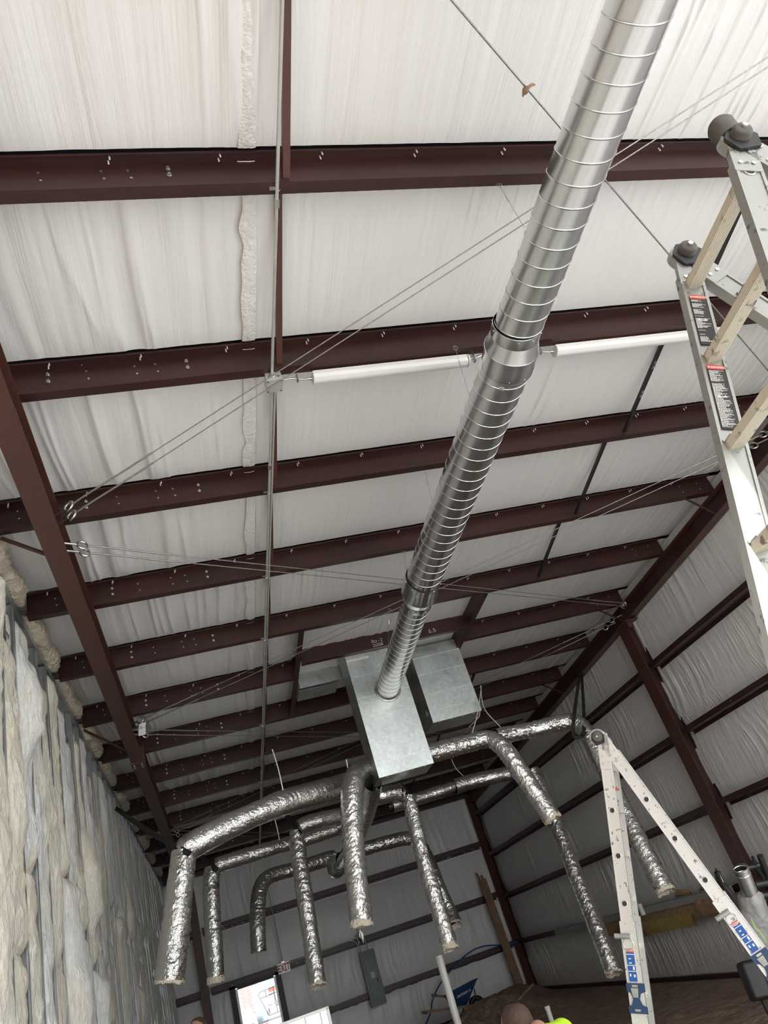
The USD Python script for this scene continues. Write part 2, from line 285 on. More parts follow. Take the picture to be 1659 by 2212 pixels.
DX0, DX1, DZ = -.13, .82, 2.2                         # door opening in the back wall
wb = thing('wall_back', 'end wall lined with grey-white insulation between dark girts', kind='structure')
bl = [0.02, 1.10, 2.26, 3.5, 5.3]
for k in range(4):
    z0, z1 = bl[k], bl[k + 1]
    for x0, x1 in (((XL - .1, DX0 - .14), (DX1 + .14, XR)) if k < 2 else ((XL - .1, XR),)):
        def f(u, v):
            x = x0 + (x1 - x0) * u; z = np.minimum(z0 + (z1 - z0) * v, zr(YB) + PH)
            rel = folds(x + .1 * np.sin(3 * v) , z, 91 + k, 5.0, .016, .034, .35)
            return np.stack([x, YB - .05 * np.sin(np.pi * v) ** .7 - rel * np.sin(np.pi * v) ** .4, z], -1)
        obj('insulation_blanket', flip(ngrid(f, int(40 * (x1 - x0)) + 4, 16)), FACE_B, wb, True)
obj('wall_sheeting', cat(box(XL - .1, DX0 - .14, YB + .06, YB + .12, 0, 5.4), box(DX1 + .14, XR, YB + .06, YB + .12, 0, 5.4), box(DX0 - .14, DX1 + .14, YB + .06, YB + .12, 2.36, 5.4)), FRAME, wb, label='outer wall sheeting behind the blankets')
obj('insulation_blanket', box(XL - .1, DX0 - .13, YB + .02, YB + .05, .02, 2.3), FACE_B, wb)

# glazed exit door in the back wall
dr = thing('door_1', 'dark framed glazed exit door under the EXIT sign', kind='structure', loc=(.345, YB, 0))
yb = YB - .09
obj('door_frame', cat(box(DX0 - .15, DX0 - .02, yb - .06, YB + .1, 0, DZ + .15), box(DX1 + .02, DX1 + .15, yb - .06, YB + .1, 0, DZ + .15), box(DX0 - .15, DX1 + .15, yb - .06, YB + .1, DZ + .02, DZ + .16)), FRAME, dr)
obj('door_stile', cat(box(DX0 - .02, DX0 + .03, yb, yb + .05, 0, DZ), box(DX1 - .03, DX1 + .02, yb, yb + .05, 0, DZ)), EMT, dr)
obj('door_rail', cat(box(DX0 + .03, DX1 - .03, yb, yb + .05, 0, .22), box(DX0 + .03, DX1 - .03, yb, yb + .05, DZ - .02, DZ + .02)), FRAME, dr)
obj('glass_pane', box(DX0 + .03, DX1 - .03, yb + .02, yb + .028, .22, DZ - .02), PANE, dr)

# ------------------------------------------------------------------ steel frame
XRAF, XRAF_R = -.82, 6.97                             # inner edges of the two rafters
ZEE = thin([(-PF - .07, PH - .018), (-PF - .07, PH), (-PF, PH), (-PF, 0), (0, 0), (0, .018)], .005)
HOLES = [(.62, 'p'), (.00, 'd'), (.24, 'd'), (.44, 'p'), (.55, 'p')]
def purlin(y, x0, x1, label, holes=True, group='roof purlins'):
    t = thing('roof_purlin', label, 'purlin', ((x0 + x1) / 2, y, zr(y)), group)
    o = A([x0, y, zr(y)])
    obj('zee_section', extrude(ZEE, o, U_R, V_R, A([x1 - x0, 0, 0])), PRIMER, t)
    web = A([0, y, zr(y)]) - U_R * (PF + .004)
    ms, bs = [], []
    for x in np.arange(-1.25, x1 - .1, .64):
        if x < x0 + .05: continue
        for k in (.022, .05):
            p = A([x + .01 * (k > .03), 0, 0]) + web + V_R * (PH - .004) - U_R * k
            ms.append(cyl(p, p - V_R * .030, .0055, 5))
    obj('screw_tips', cat(*ms), PAPERW, t, kind='stuff', label='small pale screw tips under the top flange')
    if holes and x0 < 0:
        for xx in (-1.18, -.36, -.02, .13):
            for h in (.085, .165):
                p = A([xx + .012 * (h < .1), 0, 0]) + web + V_R * h
                bs.append(cyl(p + U_R * .001, p - U_R * .0035, .0085, 8))
        for xx in (-.62, .36):
            for h in (.09, .16):
                p = A([xx, 0, 0]) + web + V_R * h; bs.append(cyl(p, p - U_R * .022, .009, 6)); bs.append(cyl(p, p - U_R * .01, .015, 6))
        obj('lap_bolts', cat(*bs), GALV_SMALL, t, kind='stuff', label='pale bolt heads and holes at the lap joint')
    if x1 > 6.9:
        bs = []
        for xx in (6.55, 6.82):
            for h in (.07, .17):
                p = A([xx, 0, 0]) + web + V_R * h; bs.append(cyl(p, p - U_R * .006, .009, 6))
        obj('end_bolts', cat(*bs), GALV_SMALL, t, kind='stuff', label='pale bolt heads at the side wall end')
    return t
WORD = ['second', 'third', 'fourth', 'fifth', 'sixth', 'seventh', 'eighth', 'ninth', 'tenth', 'eleventh', 'twelfth', 'thirteenth']
PL = {0: 'thick looking dark red roof purlin crossing behind the ladder top, uppermost in the photo',
      1: 'dark red roof purlin with the junction box and strip lights along its lower edge',
      2: 'dark red roof purlin whose left end runs behind the upper pair of cable eye bolts',
      3: 'dark red roof purlin with an angle brace at its right end beside the ladder',
      4: 'dark red roof purlin just above the framed roof opening, front member of that frame',
      6: 'dark red roof purlin passing behind both sheet metal plenums, rear member of the opening frame',
      7: 'dark red roof purlin next behind the plenums, ending under the two hanging cable clevises',
      8: 'dark brown roof purlin two gaps behind the plenums',
      9: 'dark brown roof purlin three gaps behind the plenums, above the left foil duct run',
      10: 'dark brown roof purlin in shadow above the second row of foil ducts',
      11: 'nearly black roof purlin second from the end wall',
      12: 'nearly black roof purlin nearest the end wall'}
for y in PUR:
    i = round((y - 2.78) / 1.527)
    if i == 5:
        purlin(y, XL + .03, 1.50, 'short dark red roof purlin left of the framed roof opening')
        purlin(y, 4.07, XRAF_R + .06, 'short dark red roof purlin right of the framed roof opening', False)
        continue
    purlin(y, XL + .03, XRAF_R + .06, PL.get(i, f'roof purlin overhead behind the camera, {["", "nearest to", "second from", "third from", "fourth from"][-i] if i < 0 else ""} the camera'))

def ibeam(d, b, tf=.011, tw=.008):                    # profile: top at 0, bottom at -d
    return sg.box(-b / 2, -tf, b / 2, 0).union(sg.box(-b / 2, -d, b / 2, -d + tf)).union(sg.box(-tw / 2, -d, tw / 2, 0))
def rafter(name_label, xc, d, b):
    t = thing('roof_rafter', name_label, 'rafter', (xc, (Y0 + YB) / 2, zr((Y0 + YB) / 2)))
    n = len(PUR)
    o = A([xc, Y0 + .1, zr(Y0 + .1)]); w = U_R * (YB - .25 - Y0) / math.cos(TH)
    V0 = extrude(sg.box(-b / 2, -.011, b / 2, 0), o, A([1, 0, 0]), V_R, w)
    obj('top_flange', V0, PRIMER_B, t); obj('web', extrude(sg.box(-.004, -d + .011, .004, -.011), o, A([1, 0, 0]), V_R, w), PRIMER, t)
    obj('bottom_flange', extrude(sg.box(-b / 2, -d, b / 2, -d + .011), o, A([1, 0, 0]), V_R, w), PRIMER_B, t)
    return t
rl = rafter('dark brown main rafter running down the left side of the roof, its flat underside showing', XRAF - .09, .27, .18)
yS = 11.55
sp = A([XRAF - .09, yS, zr(yS, .27)])
obj('splice_plate', cat(obox(sp - V_R * .008, (.1, 0, 0), U_R * .11, V_R * .008), obox(sp + V_R * .14 - U_R * .0, (.10, 0, 0), U_R * .012, V_R * .15)), PRIMER_B, rl)
obj('splice_bolts', cat(*[cyl(sp + A([sx * .055, 0, 0]) + U_R * sy * .05 - V_R * .016, sp + A([sx * .055, 0, 0]) + U_R * sy * .05 - V_R * .042, .016, 6) for sx in (-1, 1) for sy in (-1, 1)]), GALV_SMALL, rl, label='dull hexagon bolts of the splice')
rr = rafter('dark brown end rafter under the right ends of the purlins', XRAF_R + .085, .255, .17)
for y in (3.6,):
    for k in range(8):
        p = A([XRAF_R + .08, y - .1 + .12 * (k // 2), zr(y, .08 + .09 * (k % 2))]); obj('haunch_bolt', cyl(p, p - A([.03, 0, 0]), .016, 6), GALV_SMALL, rr)

def brace(name, pts, label, w=.04, up=(0, 0, 1), cat_='brace', group=None, m=None):
    p, q = pts; d = unit(q - p); s = unit(np.cross(d, up)); u = np.cross(s, d)
    L = extrude(thin([(0, w), (0, 0), (w, 0)], .005), p, s, u, q - p)
    return obj(name, L, m or PRIMER_B, smooth=False, label=label, cat=cat_, group=group)
fb = [(PUR[0] and PR(0, 1166, .02), A([XRAF - .15, 5.9, zr(5.9, .26)]), 'thin dark angle brace from the left edge up to the left rafter underside'),
      (A([XL + .02, 10.45, zr(10.45, .03)]), A([XRAF - .16, 11.0, zr(11.0, .26)]), 'thin brown angle brace from the stud wall top to the rafter beside its splice'),]
for p, q, l in fb: brace('flange_brace', (p, q), l, .035)
for i, (y, l) in enumerate(((PUR[8] if False else 2.78 + 1.527 * 3, 'short angle brace from the right rafter flange to the purlin nearest the ladder'),
                            (2.78 + 1.527 * 5, 'short angle brace at the right rafter beside the upper cable clevises'),
                            (2.78 + 1.527 * 7, 'short angle brace low on the right rafter above the side wall column'),
                            (2.78 + 1.527 * 9, 'short dark angle brace farthest down the right rafter'))):
    brace('flange_brace', (A([6.45, y - .06, zr(y, -.05)]), A([XRAF_R + .03, y + .12, zr(y, .24)])), l, .03)

def column(label, x, y, ax, d, b, ztop, name='wall_column'):
    """steel column, its flange facing along the horizontal unit vector ax"""
    t = thing(name, label, 'column', (x, y, 0)); ax = A(ax, float); s = A([-ax[1], ax[0], 0.0]); c = A([x, y, 0.0]); k = A([0, 0, ztop / 2])
    obj('inner_flange', obox(c + k + ax * (d / 2 - .006), ax * .006, s * b / 2, k), PRIMER_B, t)
    obj('outer_flange', obox(c + k - ax * (d / 2 - .006), ax * .006, s * .06, k), PRIMER, t)
    obj('web', obox(c + k, ax * (d / 2 - .012), s * .004, k), PRIMER, t)
    return t
cw = column('brown steel column standing against the right side wall between the girts', 7.08, 10.63, (-1, 0, 0), .22, .30, zr(10.6, .26))
obj('cap_bracket', cat(obox((7.02, 10.55, zr(10.6, .275)), (.12, 0, 0), (0, .2, 0), (0, 0, .012)), obox((6.99, 10.4, zr(10.6, .33)), (.05, 0, 0), (0, .012, 0), (0, 0, .06))), PRIMER_B, cw)
column('black steel corner column where the side wall meets the end wall', 7.06, YB - .16, (-.7071, -.7071, 0), .22, .2, zr(YB, .05))
column('black steel column on the end wall at the foot of the left rafter', XRAF - .02, YB - .2, (0, -1, 0), .26, .2, zr(YB, .2))
column('brown steel column on the side wall close behind the ladder, mostly out of frame', 7.08, 2.0, (-1, 0, 0), .22, .30, zr(2.0, .26))

def GIRT(h): return thin([(.02, h), (0, h), (0, 0), (.2, 0), (.2, -.05)], .006)      # u away from the room, v up
def girt(p, q, out, label, grp, h=.07):
    p, q = p - A([0, 0, h]), q - A([0, 0, h])
    t = thing('wall_girt', label, 'girt', (p + q) / 2, grp)
    obj('zee_section', extrude(GIRT(h), p, A(out, float), A([0, 0, 1.0]), q - p), PRIMER, t)
    ms = []
    for s in np.arange(.5, np.linalg.norm(q - p) - .2, 1.6):
        c = p + unit(q - p) * s - A(out, float) * .003; ms.append(cyl(c + A([0, 0, .03]), c + A([0, 0, .03]) - A(out, float) * .006, .008, 6))
    if ms: obj('girt_bolts', cat(*ms), GALV_SMALL, t, kind='stuff')
RGZ = [1.20, 2.28, 3.35, 4.43]
rw = ['lowest', 'second lowest', 'third up', 'highest']
for k, z in enumerate(RGZ):
    girt(A([6.99, 10.79, z]), A([6.99, YB - .2, z]), (1, 0, 0), f'dark girt on the right wall between column and far corner, {rw[k]} of four', 'right wall girts')
    girt(A([6.99, 2.16, z]), A([6.99, 10.47, z]), (1, 0, 0), f'dark girt on the right wall nearer than the column, {rw[k]} of four', 'right wall girts')
BGZ = [1.21, 2.40, 3.70]
for k, z in enumerate(BGZ):
    w = ['lowest', 'middle', 'highest'][k]
    if k == 0:
        girt(A([DX1 + .16, YB - .21, z]), A([6.9, YB - .21, z]), (0, 1, 0), 'black girt on the end wall right of the door, lowest, passing behind the breaker panel', 'end wall girts', .12)
    else:
        girt(A([-.7, YB - .21, z]), A([6.9, YB - .21, z]), (0, 1, 0), 'black girt on the end wall running just above the door and EXIT sign' if k == 1 else 'black girt on the end wall highest up, behind the tops of the hanging ducts', 'end wall girts', .12)
    if k: girt(A([XL - .05, YB - .21, z]), A([-.94, YB - .21, z]), (0, 1, 0), f'short black girt on the end wall left of the column, {"lower" if k == 1 else "upper"} of two', 'end wall girts', .12)
obj('eave_strut', extrude(thin([(-.08, 0), (0, 0), (0, .24), (.08, .24)], .006), A([XL, YB - .2, zr(YB, .05)]), A([0, -1, 0]), A([0, 0, 1.0]), A([XR - XL, 0, 0])), PRIMER, label='nearly black eave strut along the top of the end wall', cat='eave strut')
obj('base_angle', extrude(thin([(0, 0), (0, .07), (.06, .07)], .006), A([7.12, 2.2, 0]), A([1, 0, 0]), A([0, 0, 1.0]), A([0, YB - 2.3, 0])), PRIMER, label='dark base angle along the foot of the right wall', cat='base angle')
obj('base_angle', extrude(thin([(0, 0), (0, .07), (.06, .07)], .006), A([DX1 + .2, YB - .08, 0]), A([0, 1, 0]), A([0, 0, 1.0]), A([XR - DX1 - .3, 0, 0])), PRIMER, label='dark base angle along the foot of the end wall', cat='base angle')

# bridging angles between purlins
for i in range(-2, 12):
    y0, y1 = 2.78 + 1.527 * i, 2.78 + 1.527 * (i + 1)
    p = A([1.02, y0 - PF + .01, zr(y0) + PH - .03]); q = A([1.03, y1 - PF - .008, zr(y1) + .035])
    brace('bridging_angle', (p, q), f'dark red bridging angle beside the conduit, the {["one overhead behind the camera", "one overhead", "topmost one in the photo"][i + 2] if i < 1 else WORD[i - 1] + " from the top"}', .042, group='left line of bridging angles')
    if i in (4, 5): continue
    p = A([4.86, y0 - PF + .01, zr(y0) + PH - .03]); q = A([4.90, y1 - PF - .008, zr(y1) + .035])
    b = brace('bridging_strap', (p, q), f'thin black bridging strap right of the duct, {["overhead behind the camera", "overhead", "topmost one"][i + 2] if i < 1 else WORD[i - 1] + " from the top"}', .03, group='right line of bridging straps', m=BLACKP)
    if i == 1:
        d = unit(q - p); s = unit(np.cross(d, (0, 0, 1))); un = np.cross(s, d)
        for f_, tx in ((.38, '61-61'), (.62, '16-19')):
            obj('stencil_mark', text(tx, .022, p + (q - p) * f_ + s * .004 - un * .004 + un * 0, d, s, .001), PAPERW, b)

# framed opening for the rooftop unit
yA, yH, yC = 2.78 + 1.527 * 4, 10.0, 2.78 + 1.527 * 6
CH = thin([(.07, 0), (0, 0), (0, .23), (.07, .23)], .006)
for x, s, l in ((1.50, -1, 'dark red channel on the left side of the framed roof opening'), (4.07, 1, 'dark red channel on the right side of the framed roof opening')):
    obj('opening_channel', extrude(CH, A([x, yA, zr(yA) + .004]), A([s, 0, 0.0]), V_R, U_R * ((yC - yA - PF) / math.cos(TH))), PRIMER, label=l, cat='channel')
hd = thing('opening_header', 'dark red header across the framed roof opening, chalk marked, above the plenum fronts', 'channel', (2.78, yH, zr(yH)))
obj('channel', extrude(thin([(-.005, .23), (-.07, .23), (-.07, 0), (-.005, 0)], .006), A([1.52, yH - .03, zr(yH)]), U_R, V_R, A([2.53, 0, 0])), PRIMER, hd)
for tx, px, py, h in (('Ro-2', 803, 1390, .05), ('200#', 806, 1398, .045), ('6.5', 926, 1368, .06)):
    p = PY(px, py, yH - .108); obj('chalk_mark', text(tx, h, p, A([1, 0, 0]), V_R, .001), PAPERW, hd, label='white chalk writing')
obj('roof_curb', cat(obox((2.78, 10.75, zr(10.75) + .2), (1.24, 0, 0), U_R * .008, V_R * .22), box(1.53, 2.15, 11.3, 11.34, zr(11.3) + .02, zr(11.3) + .22), box(1.53, 2.15, 10.9, 11.3, zr(11.3) + .02, zr(11.3) + .035)), GALV_BOX, label='galvanised curb pan showing inside the framed roof opening', cat='roof curb')

# ------------------------------------------------------------------ stud wall with batts, left
wl = thing('wall_left', 'tall metal stud wall stuffed with lumpy white and cream fiberglass batts', kind='structure')
SP, YW0, YW1 = .465, 2.2, 21.2
studs = np.arange(YW0, YW1 + .01, SP)
rnd = random.Random(4)
top = lambda y: zr(y) - .045
CST = thin([(0, .0), (0, .04), (-.09, .04), (-.09, 0)], .003)
for y in studs:
    obj('stud', extrude(thin([(-.012, 0), (0, 0), (0, .038), (-.092, .038), (-.092, 0), (-.08, 0)], .003), A([XL, y - .019, 0]), A([1, 0, 0]), A([0, 1, 0.0]), A([0, 0, top(y) - .02])), STUD, wl)
for z, n in ((.0, 'bottom_track'), (None, 'top_track')):
    o = A([XL, YW0 - .05, 0 if z is not None else top(YW0) - .07])
    w = A([0, YW1 - YW0 + .1, 0.0]) if z is not None else U_R * (YW1 - YW0 + .1) / math.cos(TH)
    obj(n, extrude(thin([(.004, .07), (.004, 0), (-.098, 0), (-.098, .07)] if z is not None else [(.004, 0), (.004, .07), (-.098, .07), (-.098, 0)], .003), o, A([1, 0, 0]), A([0, 0, 1.0]), w), STUD, wl)
for y in studs[:-1]:
    obj('cross_strap', box(XL - .05, XL - .04, y + .02, y + SP - .02, top(y) - .42, top(y) - .39), STUD, wl)
obj('far_lining', extrude(sg.Polygon([(Y0, 0), (YB, 0), (YB, zr(YB) + PH), (Y0, zr(Y0) + PH)]), A([XL - .13, 0, 0]), A([0, 1, 0.0]), A([0, 0, 1.0]), A([.03, 0, 0])), KRAFT, wl, label='brown paper face behind the batts')
def batt(y0, y1, z0, z1, seed, near, m):
    nz = max(10, int((z1 - z0) / .045))
    def f(u, v):
        z = z0 + (z1 - z0) * v
        slim = .015 + (.022 + .040 * np.clip(2.6 - z, 0, 1)) * np.clip(noi(np.stack([z * 1.3, 0 * z + seed, 0 * z], -1), 12) * 1.6 - .2, 0, 1)
        wob = .012 * (noi(np.stack([z * 2.3, 0 * z + seed, 0 * z + 5], -1), 6) - .5)
        y = y0 + slim + (y1 - y0 - 2 * slim) * u + wob
        endr = np.clip(np.minimum(v, 1 - v) * (z1 - z0) * 7, 0, 1)
        prof = np.clip(np.sin(np.pi * u), 0, 1) ** .28 * endr ** .5
        lump = noi(np.stack([y * 2.3, z * 1.3, 0 * z + seed], -1), 7) - .4
        knob = np.clip(noi(np.stack([y * .5 + seed, z * .85, 0 * z], -1), 8) - .60, 0, 1) * 3.2 * np.clip(np.sin(np.pi * u), 0, 1)
        fold = (1 - np.abs(2 * noi(np.stack([y * 9 + z * 1.5, z * 1.1, 0 * z + seed], -1), 5) - 1)) ** 2
        fine = fbm(np.stack([y * 26, z * 10, 0 * z + seed], -1), 3, 5) - .5
        knob = knob * np.clip((zt - z) / .9, 0, 1)
        crum = fbm(np.stack([y * 7.5, z * 5.0, 0 * z + seed], -1), 3, 15) - .5
        x = XL - .075 + prof * (.080 + (.03 + .06 * near) * lump + .14 * near * knob + .05 * near * crum + .022 * crum + .016 * fold * (.4 + near) + .016 * fine)
        y = y + (u - .5) * prof * knob * near * .22
        return np.stack([x, y, z - .10 * knob * near * prof], -1)
    obj('batt', flip(ngrid(f, 17, nz)), m, wl, True)
for k, y in enumerate(studs[:-1]):
    near = min(1.2, max(0, 1.3 - (y - 5) / 9)); zt = top(y + SP / 2) - .05 - (.28 * rnd.random() + .25 * (k % 3 == 0)); z = .02
    cuts = sorted([.02, zt] + [c for c in ((rnd.uniform(.7, 2.0), rnd.uniform(2.5, 3.6)) if rnd.random() < .5 else (rnd.uniform(1.0, 3.4),)) if c < zt - .6])
    for j in range(len(cuts) - 1):
        batt(y - .012, y + SP - .012, cuts[j] - (.05 if j else 0), cuts[j + 1] + .02, k * 7 + j, near, FIBERS[rnd.choice((0, 0, 0, 1, 1, 1, 0, 1, 2))])
# loose fiberglass tufts poking out over the top track between the purlins
for j, i in enumerate(range(1, 12)):
    y0, y1 = 2.78 + 1.527 * i - .02, 2.78 + 1.527 * (i + 1) - .22
    def f(u, v):
        y = y0 + (y1 - y0) * u; a = 2 * np.pi * v
        r = .05 + .085 * fbm(np.stack([y * 5.5, np.cos(a) * 1.5, np.sin(a) * 1.5 + j], -1), 4, 4) + .035 * fbm(np.stack([y * 23, np.cos(a) * 5, np.sin(a) * 5 + j], -1), 2, 9)
        r = r * (.35 + .65 * np.clip(np.minimum(u, 1 - u) * 5, 0, 1) ** .6) * (.75 + .5 * noi(np.stack([y * 3.1, 0 * y + j, 0 * y], -1), 11))
        return np.stack([XL + .005 + r * np.cos(a) * 1.0, y, zr(y) + .055 + .03 * noi(np.stack([y * 2.7, 0 * y, 0 * y + j], -1), 3) + r * np.sin(a) * .8], -1)
    obj('fiberglass_tuft', flip(ngrid(f, 90, 21)), CREAM, smooth=True, cat='insulation', group='cream tufts along the stud wall top',
        label=f'cream fiberglass roll stuffed above the stud wall, {["one at the left edge of the photo", "second one from the left edge", "third one up from the left edge", "fourth along from the left edge"][j] if j < 4 else WORD[j - 1] + " one along, getting smaller with distance"}')

# ------------------------------------------------------------------ spiral duct
def spiral(p, q, r, pitch, ph=0.0, seam=.0045):
    L = np.linalg.norm(q - p); d = unit(q - p); e = unit(np.cross(d, (0, 0, 1))); g = np.cross(d, e); nth = 64
    per = [0, .43, .47, .485, .50, .515, .53, .57]; hs = [0, 0, .25, 1, 1, .9, .25, 0]
    turns = int(L / pitch) + 2; V = []; n = 0
    for k in range(-1, turns):
        for a_, h_ in zip(per, hs): V.append((k * pitch + a_ * pitch, h_))
    V = A(V); th = np.arange(nth + 1) / nth * 2 * np.pi
    S = V[:, 0][:, None] + (th[None, :] / (2 * np.pi) + ph) * pitch; S = np.clip(S, 0, L)
    Rr = r + seam * V[:, 1][:, None] + 0 * S
    P = p + S[..., None] * d + Rr[..., None] * (np.cos(th)[None, :, None] * e + np.sin(th)[None, :, None] * g)
    m, n = P.shape[:2]; i, j = np.meshgrid(np.arange(m - 1), np.arange(n - 1), indexing='ij'); a = i * n + j
    f = np.stack([a, a + 1, a + n + 1, a + n], -1).reshape(-1, 4)
    F = np.vstack([f[:, [0, 1, 2]], f[:, [0, 2, 3]]]); P = P.reshape(-1, 3)
    ar = np.linalg.norm(np.cross(P[F[:, 1]] - P[F[:, 0]], P[F[:, 2]] - P[F[:, 0]]), axis=1)
    return P, F[ar > 1e-9]
def lathe(p, q, prof, n=48):
    p, q = A(p, float), A(q, float); d = unit(q - p); L = np.linalg.norm(q - p); e = unit(np.cross(d, (.03, .06, 1) if abs(d[2]) < .99 else (1, 0, 0))); g = np.cross(d, e)
    def f(u, v):
        s = np.interp(u * (len(prof) - 1), range(len(prof)), [a for a, _ in prof]); r = np.interp(u * (len(prof) - 1), range(len(prof)), [b for _, b in prof])
        a = 2 * np.pi * v
        return p + (s * L)[..., None] * d + r[..., None] * (np.cos(a)[..., None] * e + np.sin(a)[..., None] * g)
    return flip(ngrid(f, len(prof), n + 1))
DD = .60
a0, a1 = PR(1402, -40, DD), PR(1112, 722, DD); b0, b1 = PR(1098, 778, DD), PR(912, 1256, DD); c0, c1 = PR(902, 1296, DD), PR(834, 1497, DD)
a0 = a1 + (a0 - a1) * 1.9; c1 = c0 + (c1 - c0) * ((10.0 - c0[1]) / (c1[1] - c0[1]))
sd = thing('spiral_duct', 'long shiny spiral seam metal duct running down the middle of the roof into the plenum', 'duct', c1)
R1, R2, R3 = .170, .188, .160
obj('duct_section', spiral(a0, a1, R1, .140, .3), GALV, sd, 35, label='nearest length of spiral duct')
obj('duct_section', spiral(b0, b1, R2, .138, .1), GALV, sd, 35, label='middle length of spiral duct')
obj('duct_section', spiral(c0, c1, R3, .128, .6), GALV, sd, 35, label='far length of spiral duct')
for p, q, ra, rb in ((a1, b0, R1, R2), (b1, c0, R2, R3)):
    e = unit(q - p); p_, q_ = p - e * .10, q + e * .07
    big = max(ra, rb)
    obj('reducer', lathe(p_, q_, [(0, ra + .005), (.02, ra + .009), (.22, ra + .009), (.24, ra + .006), (.50, big + .012), (.52, big + .018), (.56, big + .018), (.58, big + .010), (.80, rb + .010), (.82, rb + .014), (.97, rb + .012), (1, rb + .004)]), GALV, sd, 30, label='smooth flared reducer collar')
    ms = []
    for k in range(10):
        t = 2 * np.pi * k / 10; s = unit(np.cross(e, (0, 0, 1))); g = np.cross(e, s); n_ = s * math.cos(t) + g * math.sin(t)
        for c, r_ in ((p_ + e * .03, ra + .008), (q_ - e * .03, rb + .010)): ms.append(cyl(c + n_ * r_, c + n_ * (r_ + .006), .006, 6))
    obj('collar_screws', cat(*ms), GALV_SMALL, sd, kind='stuff')
lb = b0 + unit(b1 - b0) * .12; e = unit(b1 - b0); s = unit(np.cross(e, (0, 0, 1))); g = np.cross(e, s); nv = unit(-(lb - CAM)); nv = unit(nv - e * (nv @ e)); tt = np.cross(e, nv)
obj('size_sticker', obox(lb + nv * (R2 + .004) + tt * -.03, e * .011, tt * .02, nv * .001), PAPERW, sd, label='small white sticker')
obj('size_sticker', text('ERP', .013, lb + nv * (R2 + .0055) + tt * -.046 - e * .006 * -1, tt, -e, .0008, True), INK, sd)
e = unit(c1 - c0); obj('end_flange', lathe(c1 - e * .03, c1 + e * .0, [(0, R3 + .003), (.3, R3 + .012), (.6, R3 + .03), (1, R3 + .034)]), GALV, sd, 30)

def wire_hanger(pts, label, y):
    t = thing('duct_hanger', label, 'hanger wire', pts[0], 'thin wire hangers of the spiral duct')
    obj('wire', tube(A(pts), .0016, 5), CABLE, t)
    obj('loop', ring(pts[0] - A([0, 0, .02]), (0, 1, .2), .02, .0016, 14, 5), CABLE, t)
    obj('gripper', cyl(pts[0] + (A(pts[1]) - pts[0]) * .30, pts[0] + (A(pts[1]) - pts[0]) * .42, .005, 6), GALV_SMALL, t)
for (px, py), i, l in (((1077, 397), 0, 'thin wire hanger beside the duct under the uppermost purlin'), ((982, 748), 1, 'thin wire hanger beside the end of the left strip light'),
                       ((918, 1016), 2, 'thin wire hanger third down beside the spiral duct'), ((872, 1190), 3, 'thin wire hanger just above the lower reducer'), ((841, 1315), 4, 'thin wire hanger just below the lower reducer')):
    y = 2.78 + 1.527 * i; p = PR(px, py); dx = a1 + (c1 - a1) * ((y - a1[1]) / (c1[1] - a1[1]))
    wire_hanger([p, dx + A([-.11, 0, .15]), dx + A([.0, 0, R2 + .008]), dx + A([.13, 0, .14])], l, y)

# ------------------------------------------------------------------ plenums
def plenum(label, x0, x1, y0, y1, z0, z1, seams, loc):
    t = thing('duct_plenum', label, 'plenum', loc)
    T = .006
    obj('front_panel', box(x0, x1, y0 - T, y0, z0, z1), GALV_BOX, t); obj('rear_panel', box(x0, x1, y1, y1 + T, z0, z1), GALV_BOX, t)
    obj('side_panel', box(x0, x0 + T, y0, y1, z0 - .0, z1), GALV_BOX, t); obj('side_panel', box(x1 - T, x1, y0, y1, z0, z1), GALV_BOX, t)
    obj('bottom_panel', box(x0, x1, y0, y1, z0 - T, z0), GALV_BOX, t)
    for z in seams: obj('standing_seam', bar((x0 + .004, y0 - T - .002, z), (x1 - .004, y0 - T - .002, z), .006, .016, (0, 1, 0)), GALV_SMALL, t)
    ms = [cyl((x, y0 + .06, z0 - T), (x, y0 + .06, z0 - T - .006), .016, 10) for x in np.linspace(x0 + .12, x1 - .12, 4)]
    obj('rivet_washers', cat(*ms), GALV_SMALL, t, kind='stuff')
    obj('corner_bead', box(x0 - .004, x0 + .012, y0 - T - .004, y0 + .01, z0 - .008, z1), GALV_BOX, t)
    return t
ZT = zr(10.2) - .0
p1 = plenum('large galvanised sheet metal plenum box that the spiral duct enters', 2.165, 2.945, 10.0, 10.52, 3.752, ZT + .17, [3.93, 4.20, 4.56, 4.85, 5.17], (2.55, 10.2, 3.75))
obj('sticker', obox((2.16, 10.28, 3.98), (.002, 0, 0), (0, .03, 0), (0, 0, .05)), PAPERW, p1)
obj('drive_cleat', box(2.165, 2.5, 9.985, 9.995, 5.40, 5.43), WHITE, p1, label='pale strip at the top of the front')
p2 = plenum('second galvanised sheet metal plenum box, right of and behind the spiral duct', 3.31, 4.10, 10.62, 11.2, 4.43, ZT + .14, [4.60, 4.86, 5.18, 5.45], (3.7, 10.9, 4.43))
obj('sticker', obox((3.305, 10.8, 4.62), (.002, 0, 0), (0, .03, 0), (0, 0, .04)), PAPERW, p2)
obj('drain_wire', tube(spline([(4.05, 10.58, 4.41), (4.0, 10.55, 4.33), (3.9, 10.7, 4.28), (3.86, 10.75, 4.26)], .05), .006, 6), CREAM, p2)

